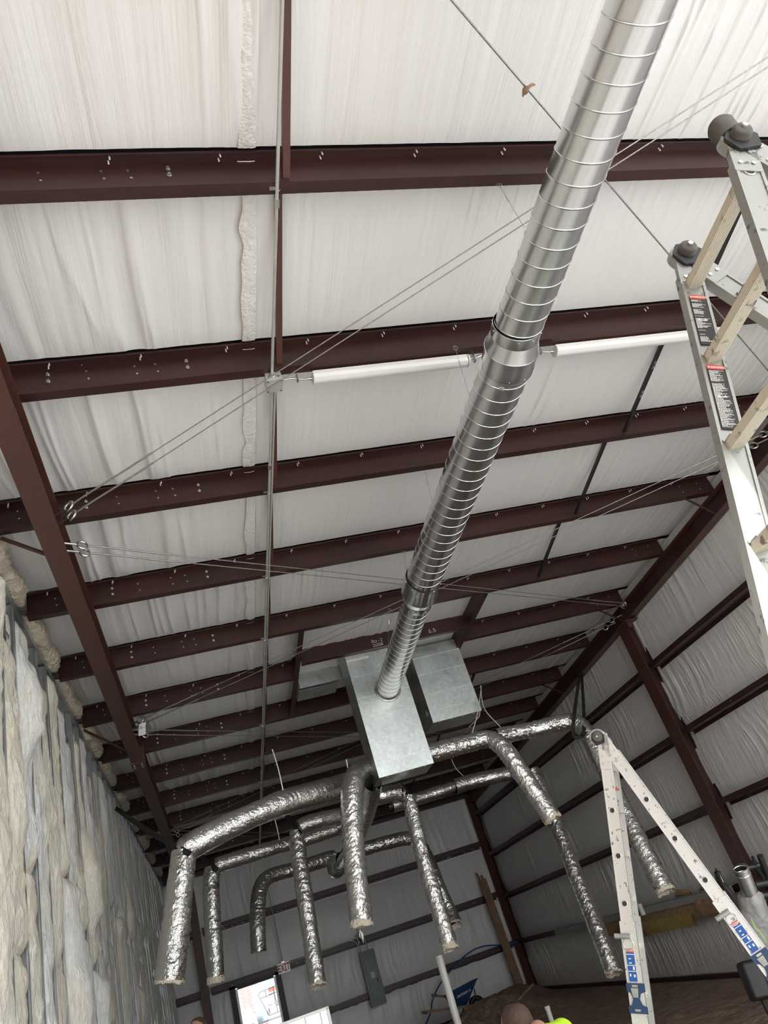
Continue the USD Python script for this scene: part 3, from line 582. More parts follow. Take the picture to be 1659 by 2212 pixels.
# ------------------------------------------------------------------ foil wrapped flexible ducts
def foil_tube(pts, r, seed, amp=.012, n=64, step=.014, ragged=False):
    P = spline(pts, step); T, N, B = frames(P); a = np.arange(n) * 2 * np.pi / n
    D = np.cos(a)[None, :, None] * N[:, None] + np.sin(a)[None, :, None] * B[:, None]
    s = np.arange(len(P))[:, None] * step + 0 * a[None, :]
    q = P[:, None] + D * r
    rel = fbm(q * 12 + seed, 4, seed) - .5
    wr_ = 1 - np.abs(2 * noi(np.stack([s * 17 + .6 * np.sin(a)[None, :] + 1.5 * noi(q * 5, seed + 2), np.cos(a)[None, :] * .9 + seed + 0 * s, np.sin(a)[None, :] * .9 + 0 * s], -1), seed + 4) - 1)
    seg = noi(np.stack([s * 2.2, 0 * s + seed, 0 * s], -1), 3) - .5
    cr = 1 - np.abs(2 * noi(q * 28 + seed, seed + 6) - 1)
    R = r * (1 + .10 * seg) + amp * 1.3 * rel + amp * .9 * (wr_ ** 3) - amp * .8 * cr ** 4
    return tube(P, R, n, False)
def foil_duct(label, pts, r, seed, group='foil ducts', open_end=True, amp=.0095, mark=None, endlab=None, rag=CREAM):
    pts = [A(p) for p in pts]; r = r * 1.07; amp = amp if open_end else min(amp, .006); t = thing('foil_duct', label, 'duct', pts[-1], group)
    obj('foil_jacket', foil_tube(pts, r, seed, amp), FOIL, t, True)
    if open_end:
        P = spline(pts, .03); d = unit(P[-1] - P[-3]); e = unit(np.cross(d, (.2, .1, 1) if abs(d[2]) < .9 else (1, 0, 0))); g = np.cross(d, e)
        def f(u, v):
            a = 2 * np.pi * v; j = .05 * (fbm(np.stack([np.cos(a) * 3, np.sin(a) * 3, 0 * a + seed], -1), 3, 5) - .4)
            rr = r * np.interp(u, [0, .35, .6, 1], [.97, 1.06, .95, .62]) + .012 * (fbm(np.stack([np.cos(a) * 6, np.sin(a) * 6, u * 4], -1), 2, 3) - .5)
            ax = np.interp(u, [0, .35, .6, 1], [-.05, .012, .035, -.06]) + j * (u > .2)
            return P[-1] + ax[..., None] * d + rr[..., None] * (np.cos(a)[..., None] * e + np.sin(a)[..., None] * g)
        obj('torn_end', ngrid(f, 9, 37), rag, t, True, label=endlab or 'ragged insulation at the open end')
        obj('hollow_shade', lathe(P[-1] - d * .06, P[-1] - d * .05, [(0, r * .66), (.5, r * .4), (1, .002)], 24), BLACKP, t, True, label='dark hollow inside the open end')  # black cap painted in for the shade inside the tube
    return t
def band(name, label, pts, w, th, m=BLACK, cat_='strap', group=None, up=None):
    """a flat strap through the points"""
    P = spline(pts, .08); T, N, B = frames(P); ms = []
    t = [P[k] for k in range(len(P))]; S = []
    for k in range(len(P)):
        s = unit(np.cross(T[k], A(up if up is not None else (0, 1, .1), float))); n_ = np.cross(T[k], s); S.append([P[k] + s * w / 2 + n_ * th / 2, P[k] - s * w / 2 + n_ * th / 2, P[k] - s * w / 2 - n_ * th / 2, P[k] + s * w / 2 - n_ * th / 2])
    S = A(S); m_ = len(S); F = []
    for k in range(m_ - 1):
        for j in range(4): a, b = k * 4 + j, k * 4 + (j + 1) % 4; F += [[a, b, b + 4], [a, b + 4, a + 4]]
    F += [[0, 2, 1], [0, 3, 2], [(m_ - 1) * 4, (m_ - 1) * 4 + 1, (m_ - 1) * 4 + 2], [(m_ - 1) * 4, (m_ - 1) * 4 + 2, (m_ - 1) * 4 + 3]]
    return obj(name, flip((S.reshape(-1, 3), A(F))), m, label=label, cat=cat_, group=group)
def Yp(l): return [PY(*q) for q in l]
def mid(p): return p
# first row
foil_duct('fat foil duct sagging from the plenum to the strap by the stud wall', Yp([(778, 1680, 10.85), (748, 1694, 10.68), (700, 1709, 10.42), (620, 1731, 10.15), (560, 1755, 10.0), (490, 1787, 9.9), (415, 1826, 9.8), (404, 1836, 9.8)]), .142, 1, open_end=False)
foil_duct('fat foil duct hanging down beside the stud wall, leftmost of all', Yp([(398, 1842, 9.78), (393, 1880, 9.75), (384, 1960, 9.72), (374, 2050, 9.7), (366, 2118, 9.7)]), .142, 2)
band('hanging_strap', 'wide black strap from the stud wall holding the leftmost duct bend', [PX(250, 1746, XL + .03), PY(320, 1795, 10.4), PY(393, 1836, 9.64), PY(412, 1845, 9.66)], .065, .006, up=(.2, 1, 0))
foil_duct('fat foil duct bending down in front of the plenum corner, middle of the picture', Yp([(795, 1662, 10.35), (782, 1663, 10.28), (768, 1676, 10.15), (761, 1705, 10.05), (760, 1760, 10.0), (765, 1850, 9.95), (774, 1930, 9.9), (781, 1996, 9.9)]), .128, 3, rag=CREAM)
foil_duct('foil duct leaving the right of the plenum and elbowing down past the centre right', Yp([(890, 1637, 10.3), (950, 1622, 10.35), (1010, 1606, 10.4), (1050, 1597, 10.38), (1074, 1604, 10.3), (1100, 1632, 10.22), (1145, 1697, 10.15), (1192, 1767, 10.1)]), .118, 4, endlab='brown torn insulation collar')
foil_duct('foil duct reaching far right to the black loop strap and down behind the ladder', Yp([(1072, 1592, 10.75), (1110, 1584, 10.75), (1160, 1574, 10.7), (1215, 1561, 10.6), (1245, 1562, 10.55), (1268, 1585, 10.45), (1300, 1650, 10.3), (1345, 1745, 10.1), (1392, 1840, 9.9), (1436, 1922, 9.75)]), .112, 5)
band('loop_strap', 'black loop strap from the right rafter carrying the far right duct', [A([6.97, 10.95, zr(10.95, .27)]) if False else PR(1253, 1452, .26), PY(1242, 1530, 10.5), PY(1238, 1572, 10.4), PY(1241, 1592, 10.36), PY(1256, 1590, 10.36), PY(1262, 1560, 10.45), PR(1256, 1452, .26)], .055, .006, up=(.1, 1, 0))
# trunk and second row
foil_duct('smooth foil wrapped trunk running back from under the plenum to the elbow', Yp([(806, 1690, 10.36), (800, 1720, 10.75), (790, 1760, 11.6), (772, 1805, 13.0), (750, 1845, 14.9), (738, 1866, 16.0)]), .12, 6, open_end=False, amp=.005, group=None)
yw = thing('trunk_elbow', 'taped foil elbow at the far end of the trunk', 'elbow', PY(728, 1862, 16.1))
obj('elbow', foil_tube(Yp([(742, 1856, 15.7), (734, 1872, 16.0), (726, 1880, 16.1), (722, 1870, 16.3), (726, 1850, 16.4)]), .15, 21, .008), FOIL_SMOOTH, yw, True)
foil_duct('short foil duct left of the trunk, curving into the drop with the thin black strap', Yp([(762, 1758, 12.0), (730, 1763, 12.1), (695, 1770, 12.2), (662, 1780, 12.2), (648, 1788, 12.2)]), .108, 7, open_end=False)
foil_duct('slim foil duct drop left of the fat middle one', Yp([(640, 1797, 12.15), (646, 1850, 12.1), (657, 1930, 12.0), (672, 2030, 11.9), (686, 2126, 11.8)]), .105, 8)
band('hanging_strap', 'short black strap at the head of the slim middle drop', [PY(612, 1748, 12.6), PY(628, 1772, 12.2), PY(644, 1795, 12.04), PY(652, 1801, 12.04)], .07, .006, up=(.2, 1, 0))
foil_duct('foil duct of the second row slanting left towards the wall, below the first', Yp([(726, 1789, 12.95), (700, 1798, 12.95), (650, 1815, 12.9), (590, 1832, 12.8), (530, 1850, 12.7), (480, 1866, 12.6), (470, 1870, 12.6)]), .104, 9, open_end=False)
obj('bare_pipe', lathe(PY(722, 1790, 12.95), PY(775, 1773, 13.0), [(0, .082), (.04, .086), (.4, .086), (.42, .09), (.46, .09), (.48, .086), (1, .086)], 30), GALV, smooth=35, label='bare metal pipe joining the second row left duct to the trunk', cat='pipe')
foil_duct('slim foil duct hanging down second from the left', Yp([(459, 1877, 12.55), (456, 1910, 12.5), (458, 1970, 12.45), (463, 2050, 12.4), (466, 2118, 12.4)]), .112, 10, endlab='shredded foil hanging from the open end')
band('hanging_strap', 'black strap at the head of the second drop from the left', [PY(424, 1840, 13.0), PY(440, 1856, 12.7), PY(459, 1872, 12.42), PY(470, 1880, 12.42)], .07, .006, up=(.2, 1, 0))
foil_duct('stub of foil duct right of the trunk elbowing under the plenum', Yp([(808, 1722, 10.9), (830, 1717, 10.9), (853, 1712, 10.85), (872, 1712, 10.8)]), .105, 11, open_end=False)
foil_duct('slim foil duct drop under the plenum, right of the fat middle one', Yp([(881, 1722, 10.75), (893, 1765, 10.7), (913, 1850, 10.6), (940, 1940, 10.5), (972, 2046, 10.4)]), .094, 12)
band('hanging_strap', 'black strap looped round the bend under the plenum', [PY(866, 1690, 10.62), PY(876, 1704, 10.6), PY(880, 1718, 10.6), PY(872, 1732, 10.6), PY(862, 1729, 10.6)], .05, .006, up=(1, 0, .3))
foil_duct('foil duct behind the plenum, joined by a bare metal collar', Yp([(846, 1741, 13.0), (880, 1732, 13.05), (920, 1720, 13.1), (955, 1708, 13.1)]), .095, 13, open_end=False)
obj('bare_collar', lathe(PY(948, 1711, 13.1), PY(992, 1695, 13.15), [(0, .085), (.05, .09), (.45, .09), (.48, .097), (.52, .097), (.55, .09), (1, .09)], 30), GALV, smooth=35, label='bare metal collar between two foil lengths behind the plenum', cat='pipe')
foil_duct('foil duct of the second row running right behind the elbow', Yp([(982, 1699, 13.15), (1020, 1688, 13.15), (1060, 1679, 13.1), (1105, 1670, 13.05), (1138, 1664, 13.0)]), .118, 14, open_end=False)
foil_duct('long slim foil duct drop ending behind the standing ladder leg', Yp([(1148, 1664, 12.95), (1166, 1700, 12.9), (1196, 1768, 12.8), (1232, 1860, 12.6), (1272, 1960, 12.4), (1305, 2045, 12.2), (1326, 2100, 12.1)]), .118, 15, endlab='cream insulation at the cut end')
foil_duct('slim foil duct of the last row with a hooked bend, third drop from the left', Yp([(722, 1852, 16.2), (690, 1861, 16.1), (650, 1874, 16.0), (605, 1886, 15.9), (578, 1896, 15.8), (563, 1918, 15.7), (557, 1960, 15.6), (557, 2010, 15.5), (559, 2052, 15.5)]), .125, 16, rag=FOIL_SMOOTH)
foil_duct('foil duct of the last row running right and down behind another drop', Yp([(742, 1848, 16.2), (790, 1833, 16.2), (840, 1819, 16.2), (880, 1811, 16.1), (903, 1818, 16.0), (925, 1858, 15.8), (950, 1920, 15.6), (972, 1970, 15.5), (982, 1996, 15.4)]), .125, 17)
# metal strap hangers of the foil ducts
for k, (pts, l) in enumerate(((((1038, 1480), (1046, 1530), (1081, 1570)), 'thin metal strap hanging from a purlin to the far right duct'), (((1040, 1482), (1032, 1540), (1018, 1590)), 'thin metal strap hanging beside the second plenum'),
                              (((588, 1618), (601, 1660), (612, 1710)), 'thin metal strap over the sagging left duct'), (((748, 1640), (752, 1665), (754, 1690)), 'thin metal strap just left of the plenum'),
                              (((975, 1640), (985, 1660), (1001, 1676)), 'thin metal strap over the second row right duct'), (((594, 1770), (601, 1800), (606, 1830)), 'thin metal strap at the second row left duct'))):
    yy = [10.6, 10.5, 10.05, 10.3, 13.1, 12.75][k]
    P = [PY(*q, yy) for q in pts]; P[0] = P[0] if k else P[0]
    band('strap_hanger', l, P, .014, .002, CABLE, 'hanger strap', up=(0, 1, 0))

# ------------------------------------------------------------------ cable bracing
def eye_end(t, p, d, s=1.0):
    obj('eye_ring', ring(p + d * .05, np.cross(d, (0, .3, 1)), .045 * s, .011 * s, 20, 8), GALV_SMALL, t)
    obj('eye_shank', cyl(p - d * .14, p + d * .01, .010, 8), GALV_SMALL, t)
    obj('wire_grip', tube(spline([p + d * .085, p + d * .25 + A([0, 0, .004]), p + d * .6, p + d * .95], .04), [.0085] * len(spline([p + d * .085, p + d * .25, p + d * .6, p + d * .95], .04)), 8), CABLE, t, True)
def cable(label, p, q, ends=(True, True), r=.0048, grp='roof bracing cables'):
    t = thing('brace_cable', label, 'cable', (A(p) + A(q)) / 2, grp); d = unit(q - p)
    obj('strand', cyl(p + d * (.08 if ends[0] else 0), q - d * (.08 if ends[1] else 0), r, 8), CABLE, t, True)
    if ends[0]: eye_end(t, p + d * .02, d)
    if ends[1]: eye_end(t, q - d * .02, -d)
DC = .10
def far(p, q, x):
    return p + (q - p) * ((x - p[0]) / (q[0] - p[0]))
xl, xr = XRAF + .04, XRAF_R - .03
for lab, a, b in (('upper strand of the cable pair rising from the rafter across the junction box', (142, 1098), (1655, 126)), ('lower strand of the cable pair rising from the rafter across the junction box', (138, 1124), (1655, 147)),
                  ('upper strand of the flat cable pair crossing the conduit to the far clevises', (172, 1177), (1352, 1304)), ('lower strand of the flat cable pair crossing the conduit to the far clevises', (176, 1193), (1356, 1311)),
                  ('upper strand of the cable pair from the tagged plate up behind the duct', (302, 1556), (1550, 983)), ('lower strand of the cable pair from the tagged plate up behind the duct', (306, 1566), (1550, 998)),
                  ('upper strand of the level cable pair passing behind the plenum', (306, 1577), (765, 1582)), ('lower strand of the level cable pair passing behind the plenum', (304, 1587), (765, 1592)),
                  ('upper strand of the cable pair falling left from the lower clevises', (1336, 1332), (384, 1784)), ('lower strand of the cable pair falling left from the lower clevises', (1340, 1340), (392, 1791)),
                  ('upper strand of the dim cable pair low at the left rafter', (390, 1795), (640, 1800)), ('lower strand of the dim cable pair low at the left rafter', (384, 1803), (640, 1808))):
    p, q = PR(*a, DC), PR(*b, DC)
    if p[0] > q[0]: p, q = q, p
    p, q = far(p, q, xl), far(p, q, xr)
    if q[1] > YB - .4: q = p + (q - p) * ((YB - .4 - p[1]) / (q[1] - p[1]))
    cable(lab, p, q)
p, q = PR(975, 0, DC - .02), PR(1659, 800, DC - .02); p, q = far(p, q, xl), far(p, q, xr)
cable('single bare cable running diagonally at the top with a scrap caught on it', p, q, r=.0062)
c = PR(1135, 187, DC - .02); d = unit(q - p); s = unit(np.cross(d, (0, 0, 1)))
def f(u, v):
    a = u - .5; w = .022 * np.sin(np.pi * np.clip(u, .03, .97)) ** .6 + .004
    P = c - A([0, 0, .008]) + s * (a * .095)[..., None] * 1.0 + d * ((v - .5) * w * (1.5 - .5 * np.cos(9 * u)) + .11 * np.abs(a) ** 1.5)[..., None]
    P[..., 2] -= .010 * np.cos(a * 6) + .006 * noi(np.stack([u * 9, v * 5, 0 * u], -1), 3)
    return P
g = ngrid(f, 16, 6); obj('paper_scrap', cat(g, (flip(g)[0] + A([0, 0, .002]), flip(g)[1])), KRAFT, smooth=True, label='torn brown paper scrap caught on the single top cable', cat='scrap')
pl = PR(303, 1568, .16); tg = thing('cable_tag', 'pale tagged plate hanging where two cable pairs meet the rafter', 'tag', pl)
obj('plate', obox(pl + A([.02, 0, -.05]), (.045, 0, 0), (0, .003, 0), (.012, 0, .085)), PAPERW, tg)
obj('writing', text('R-5', .04, pl + A([-.015, -.004, -.05]), (1, 0, 0), (.14, 0, 1), .001), INK, tg)

# ------------------------------------------------------------------ conduit, junction box, strip lights
bx = PR(587, 812, -.0); XC = bx[0]
yb0 = 2.78 + 1.527
cd = thing('conduit_run', 'long thin metal conduit running the depth of the roof through the junction box', 'conduit', (XC, 8, zr(8)))
def cpt(y, dx=0.0): return A([XC + dx, y, zr(y) - .018])
for (ya, yb_, r, dx) in ((-1.9, yb0 - .02, .0115, -.003), (yb0 + .1, yb0 + 1.1, .0125, 0), (yb0 + 1.1, 9.3, .0125, 0), (9.3, 14.3, .0125, 0), (14.3, YB - .3, .0125, 0)):
    obj('conduit_length', cyl(cpt(ya, dx), cpt(yb_, dx), r, 12), EMT, cd, 40)
obj('conduit_length', cyl(cpt(yb0 + .1, .026), cpt(YB - 1.5, .026) + A([0, 0, .004]), .009, 10), EMT, cd, 40)
for y in (-.4, 2.83, yb0 + 1.1, 9.3, 14.3): obj('coupling', cyl(cpt(y - .03), cpt(y + .03), .016, 12), GALV_SMALL, cd, 40)
for i in (0, 2, 3, 4, 6, 8): 
    y = 2.78 + 1.527 * i - .04; obj('beam_clip', cat(obox(cpt(y, -.03) + A([0, 0, .012]), (.018, 0, 0), (0, .012, 0), (0, 0, .003)), ring(cpt(y), (0, 1, 0), .016, .003, 12, 6)), GALV_SMALL, cd)
jb = thing('junction_box', 'square galvanised junction box where the conduit meets the light feed', 'junction box', (XC, yb0 + .02, zr(yb0) - .09))
c = A([XC + .005, yb0 + .03, zr(yb0) - .045])
obj('box_body', obox(c, (.062, 0, 0), U_R * .062, V_R * .042), EMT, jb)
obj('cover', obox(c - V_R * .044, (.064, 0, 0), U_R * .064, V_R * .002), EMT, jb)
for sx in (-1, 1):
    for sy in (-1, 1): obj('cover_screw', cyl(c + A([sx * .052, 0, 0]) + U_R * sy * .052 - V_R * .045, c + A([sx * .052, 0, 0]) + U_R * sy * .052 - V_R * .050, .005, 8), INK, jb)
for sx in (-1, 0, 1): obj('knockout', cyl(c + A([sx * .036, 0, 0]) - U_R * .062, c + A([sx * .036, 0, 0]) - U_R * .064, .013, 14), GALV_SMALL, jb)
obj('connector', cat(cyl(c - U_R * .06 + A([-.008, 0, 0]), c - U_R * .10 + A([-.008, 0, 0]), .017, 12), ring(c - U_R * .075 + A([-.008, 0, 0]), (0, 1, 0), .016, .004)), GALV_SMALL, jb)
def strip(label, a, b, lo=0.0):
    p, q = PR(*a, .02 + lo), PR(*b, .02 + lo); y = yb0 + .03; p = A([p[0], y, zr(y) - .05]); q = A([q[0], y, zr(y) - .05])
    t = thing('strip_light', label, 'light fitting', (p + q) / 2, 'unlit strip lights')
    prof = sg.Polygon([(-.05, .03), (.05, .03), (.055, .0), (.04, -.028), (.012, -.04), (-.012, -.04), (-.04, -.028), (-.055, .0)])
    obj('diffuser', extrude(sg.Polygon([(.052, .0), (.04, -.028), (.012, -.040), (-.012, -.040), (-.04, -.028), (-.052, .0)]), p, A([0, 1, 0.0]), A([0, 0, 1.0]), q - p), WHITE, t, 30)
    obj('housing', extrude(sg.box(-.055, .0, .055, .032), p, A([0, 1, 0.0]), A([0, 0, 1.0]), q - p), WHITE, t)
    for e, s in ((p, 1), (q, -1)):
        obj('end_cap', extrude(prof.buffer(.003), e - A([s * .008, 0, 0]), A([0, 1, 0.0]), A([0, 0, 1.0]), A([.012, 0, 0])), PAPERW, t)
    return p, q
l1 = strip('unlit white strip light left of the spiral duct', (676, 806), (1006, 770)); l2 = strip('unlit white strip light between the spiral duct and the ladder', (1200, 747), (1560, 708))
for label, p, q in (('short feed cable from the junction box to the left strip light', c + A([.06, 0, .01]), l1[0]), ('short feed cable from the left strip light to the duct', l1[1], A([l1[1][0] + .16, yb0 + .02, zr(yb0) - .01])), ('short feed cable from the duct to the right strip light', A([l2[0][0] - .30, yb0 + .02, zr(yb0) - .015]), l2[0])):
    t = thing('feed_cable', label, 'cable', (p + q) / 2)
    obj('sheath', tube(spline([p, (2 * p + q) / 3 + A([0, 0, .012]), (p + 2 * q) / 3 - A([0, 0, .006]), q], .02), .006, 8), GALV_SMALL, t, True)
    obj('connector', cyl(q - unit(q - p) * .05, q - unit(q - p) * .005, .012, 10), GALV_SMALL, t)
    obj('clip', box((p[0] + q[0]) / 2 - .006, (p[0] + q[0]) / 2 + .006, p[1] - .02, p[1] + .02, min(p[2], q[2]) - .01, max(p[2], q[2]) + .03), GALV_SMALL, t)

# ------------------------------------------------------------------ ladders
def slot(poly_pts): return sg.Polygon(poly_pts)
def rail(t, p, q, u, wide, thick, name='side_rail', m=ALU, lip=.006):
    """hollow-looking rail: wide face across u, shallow channel with two lips"""
    d = unit(q - p); s = unit(np.cross(d, u))
    prof = sg.box(-wide / 2, -thick / 2, wide / 2, thick / 2)
    prof = prof.union(sg.box(-wide / 2 - .003, -thick / 2 - .004, -wide / 2 + lip, thick / 2 + .004)).union(sg.box(wide / 2 - lip, -thick / 2 - .004, wide / 2 + .003, thick / 2 + .004))
    return obj(name, extrude(prof, p, s, u, q - p), m, t)
def ladder(label, H, u, legs, width, wide, thick, loc, rungs, skip=()):
    t = thing('folding_ladder', label, 'ladder', loc); R = []
    for li, (d, L) in enumerate(legs):
        d = unit(d)
        for o in (A([0, 0, 0.0]), -u * width):
            rail(t, H + o + d * .09, H + o + d * L, u, wide, thick, m=ALU_SHADED)
        R.append(d)
    return t, R
# upper ladder, close to the camera, seen from below
u1 = unit(A([.12539, .99211, 0])); v1 = A([u1[1], -u1[0], 0.0]); H1 = CAM + ray(1478, 560) * 2.70
d1, d2 = unit(-v1 * .3555 - A([0, 0, 1.0235])), unit(v1 * .128 - A([0, 0, .293]))
W1 = .385
L1 = H1[2] / -d1[2] - .03; L2 = H1[2] / -d2[2] - .03
t1, _ = ladder('scuffed aluminium folding ladder standing close by, cut off by the right edge of the photo', H1, u1, ((d1, L1), (d2, L2)), W1, .068, .026, (H1[0], H1[1], 0), None)
def rung(t, p, q, d, w=.044, h=.026):
    ax = q - p; n = unit(np.cross(ax, (0, 0, 1))); up = unit(np.cross(n, ax)) * np.sign(1)
    if up[2] < 0: up = -up
    poly = sg.box(-w / 2, -h / 2, w / 2, h / 2)
    for k in range(7): poly = poly.difference(sg.box(-w / 2 + .004 + k * .0058, -h / 2 - .001, -w / 2 + .0055 + k * .0058, -h / 2 + .0022)).difference(sg.box(-w / 2 + .004 + k * .0058, h / 2 - .0022, -w / 2 + .0055 + k * .0058, h / 2 + .001))
    obj('rung', extrude(poly, p, n, up, ax), RUNG, t)
    obj('rung_flange', cat(obox(p + unit(ax) * .004 + up * h * .62, n * w * .62, unit(ax) * .004, up * .003), obox(p + unit(ax) * .02 + up * h * .56, n * w * .5, unit(ax) * .02, up * .002)), ALU_DARK, t)
def along(px, py, H, u, d): h = hitn(px, py, H, u) - H; return h @ d
s_r = [along(1477, 622, H1, u1, d1), along(1530, 778, H1, u1, d1), along(1588, 968, H1, u1, d1)]
stp = (s_r[2] - s_r[0]) / 2
for k in range(11):
    s = s_r[0] + stp * k
    if s < L1 - .1: rung(t1, H1 + d1 * s - u1 * .013, H1 + d1 * s - u1 * (W1 - .013), d1)
for k in range(11):
    s = .235 + stp * k
    if s < L2 - .1: rung(t1, H1 + d2 * s - u1 * .013, H1 + d2 * s - u1 * (W1 - .013), d2)
def hinge(t, c, u, r, side):
    e = side * u
    obj('hinge_plate', cat(cyl(c - u * .016, c + u * .016, r, 28)), ALU_DARK, t, 40)
    obj('hinge_knob', lathe(c + e * .014, c + e * .055, [(0, r * .78), (.25, r * .80), (.35, r * .62), (.8, r * .58), (.95, r * .45), (1, .003)], 28), RUBBER, t, 40, label='dirty round hinge knob')
    obj('hinge_bolt', cyl(c + e * .05, c + e * .062, .009, 6), GALV_SMALL, t)
    s = unit(np.cross(u, (0, 0, 1)))
    obj('lock_pawl', extrude(sg.Polygon([(-.03, -.05), (.03, -.05), (.045, -.005), (.02, .03), (-.02, .03), (-.045, -.005)]).buffer(.006), c - u * .022, s, A([0, 0, 1.0]), -u * .008 if side < 0 else u * .008), BLACKP, t)
for c, sd_ in ((H1 + A([0, 0, .005]), 1), (H1 - u1 * W1 + A([0, 0, .005]), -1)):
    hinge(t1, c, u1, .047, -1)
    for d in (d1, d2):
        s = unit(np.cross(u1, d)); obj('hinge_cheek', extrude(sg.Polygon([(-.034, .02), (.034, .02), (.034, .14), (-.034, .14)]).buffer(.004), c, s, d, -u1 * .018), ALU_SHADED, t1)
        for a_, b_ in ((-.018, .06), (.018, .06), (-.018, .11), (.018, .11)): obj('rivet', cyl(c + s * a_ + d * b_ - u1 * .016, c + s * a_ + d * b_ - u1 * .0215, .0065, 10), GALV_SMALL, t1)
c = H1 - u1 * (W1 + .01) + A([-.012, 0, .062]); obj('hinge_knob', lathe(c - A([.0, 0, .035]), c + A([.0, 0, .035]), [(0, .004), (.05, .026), (.25, .036), (.7, .038), (.9, .030), (1, .004)], 24), RUBBER, t1, 40, label='worn brown knob at the very top')
# rung end holes on the near rail
for k in range(6):
    for d, s0 in ((d1, s_r[0]), (d2, .235)):
        p = H1 - u1 * (W1 + .0132) + d * (s0 + stp * k); obj('rung_socket', cat(cyl(p, p - u1 * .0022, .0135, 14)), INK, t1); obj('socket_rim', ring(p - u1 * .001, u1, .0150, .0025, 16, 6), GALV_SMALL, t1)
# warning labels on the far rail's face towards the camera
fc = -u1 * .0172; sx = unit(np.cross(u1, d1)); sx = sx if sx @ RM[0] > 0 else -sx
def warn(t, s0, s1, off, hdr, seed):
    o = H1 + fc; w = .024; rnd = random.Random(seed)
    mk = lambda a0, a1, b0, b1, h: obox(o + sx * ((a0 + a1) / 2 + off) + d1 * ((b0 + b1) / 2) - u1 * h, sx * (a1 - a0) / 2, d1 * (b1 - b0) / 2, u1 * .0004)
    lab = obj('warning_label', mk(-w, w, s0 + .016, s1, .0004), INK, t, label='black warning label of fine print with a red header')
    obj('header', mk(-w, w, s0, s0 + .016, .0005), RED, lab)
    obj('header_text', text(hdr, .0075, o + sx * (off + .002) + d1 * (s0 + .0118) - u1 * .0010, sx, -d1, .0004, True, True), PAPERW, lab)
    ms = []; y = s0 + .021
    while y < s1 - .008:
        if rnd.random() < .12: y += .007; continue
        a = -w + .002; e = rnd.uniform(.3, 1) * (2 * w - .004) + a
        while a < e:
            b = min(a + rnd.uniform(.002, .007), e); ms.append(mk(a, b, y, y + .0016, .0009)); a = b + .0012
        y += .0030
    obj('fine_print', cat(*ms), PAPERW, lab, kind='stuff', label='lines of tiny grey print')
    for k, (a, b) in enumerate(((-.01, .5), (.008, .5))):
        c = o + sx * (off + a) + d1 * (s0 + (s1 - s0) * b) - u1 * .0012
        tr = cat((A([c - sx * .006 + d1 * .005, c + sx * .006 + d1 * .005, c - d1 * .006]), A([[0, 1, 2], [0, 2, 1]])))
        obj('pictogram', tr, PAPERW, lab)
s2 = [along(1486, 640, H1, u1, d1), along(1508, 752, H1, u1, d1), along(1535, 798, H1, u1, d1), along(1580, 940, H1, u1, d1)]
warn(t1, s2[0] + .014, s2[1] + .002, .0, 'WARNING', 3); warn(t1, s2[2], s2[3] - .006, .0, 'WARNING', 8)
st = H1 + d2 * .20 - u1 * .235
obj('red_sticker', obox(H1 + d2 * .235 - u1 * .20 + unit(np.cross(u1, d2)) * 0 - A([0, 0, .0145]), u1 * .028, v1 * .021, (0, 0, .0005)), RED, t1, label='small red sticker on a rung')

# standing ladder, lower right
u2 = unit(A([.53882, .84242, 0])); v2 = A([u2[1], -u2[0], 0.0]); H2 = CAM + ray(1303, 1598) * 6.2
g1, g2 = hitn(1384, 2212, H2, u2) - H2, hitn(1648, 2072, H2, u2) - H2
g1, g2 = unit(g1), unit(g2); La, Lb = (H2[2] - .02) / -g1[2], (H2[2] - .02) / -g2[2]
W2 = .43
t2 = thing('folding_ladder', 'white aluminium folding ladder standing open like a letter A, lower right', 'ladder', (H2[0], H2[1], 0))
for d, L, sl in ((g1, La, along(1367, 1990, H2, u2, g1)), (g2, Lb, along(1590, 1915, H2, u2, g2))):
    for o in (A([0, 0, 0.0]), u2 * W2):
        rail(t2, H2 + o + d * .06, H2 + o + d * (sl + .5), u2, .078, .026)
        rail(t2, H2 + o - u2 * .0 + d * sl, H2 + o + d * L, u2, .098, .042, 'outer_rail')
    for k in range(9):
        s = .20 + .305 * k
        if s > L - .15: continue
        p = H2 + d * s; q = p + u2 * W2
        rung(t2, p + u2 * .013, q - u2 * .013, d, .046, .03)
        if s < sl - .03:
            obj('rung_socket', cyl(p - u2 * .0135, p - u2 * .0160, .0165, 16), INK, t2); obj('socket_rim', ring(p - u2 * .0145, u2, .0180, .003, 18, 6), GALV_SMALL, t2)
hinge(t2, H2 + A([0, 0, .03]) - v2 * .03, u2, .062, -1); hinge(t2, H2 + u2 * W2 + A([0, 0, .03]) - v2 * .03, u2, .062, 1)
for d in (g1, g2):
    s = unit(np.cross(u2, d)); obj('hinge_cheek', extrude(sg.Polygon([(-.034, -.03), (.034, -.03), (.036, .22), (-.036, .22)]).buffer(.006), H2 + A([0, 0, .01]), s, d, -u2 * .019), ALU, t2)
    for a_, b_ in ((-.02, .05), (.02, .06), (-.02, .11), (.02, .12), (-.02, .165), (.02, .175)): obj('rivet', cyl(H2 + s * a_ + d * b_ - u2 * .018, H2 + s * a_ + d * b_ - u2 * .0225, .008, 10), GALV_SMALL, t2)
def onrail(d, a0, a1, s0, s1, h, th=.0006, sxx=None):
    return obox(H2 + sxx * (a0 + a1) / 2 + d * (s0 + s1) / 2 - u2 * h, sxx * abs(a1 - a0) / 2, d * abs(s1 - s0) / 2, u2 * th)
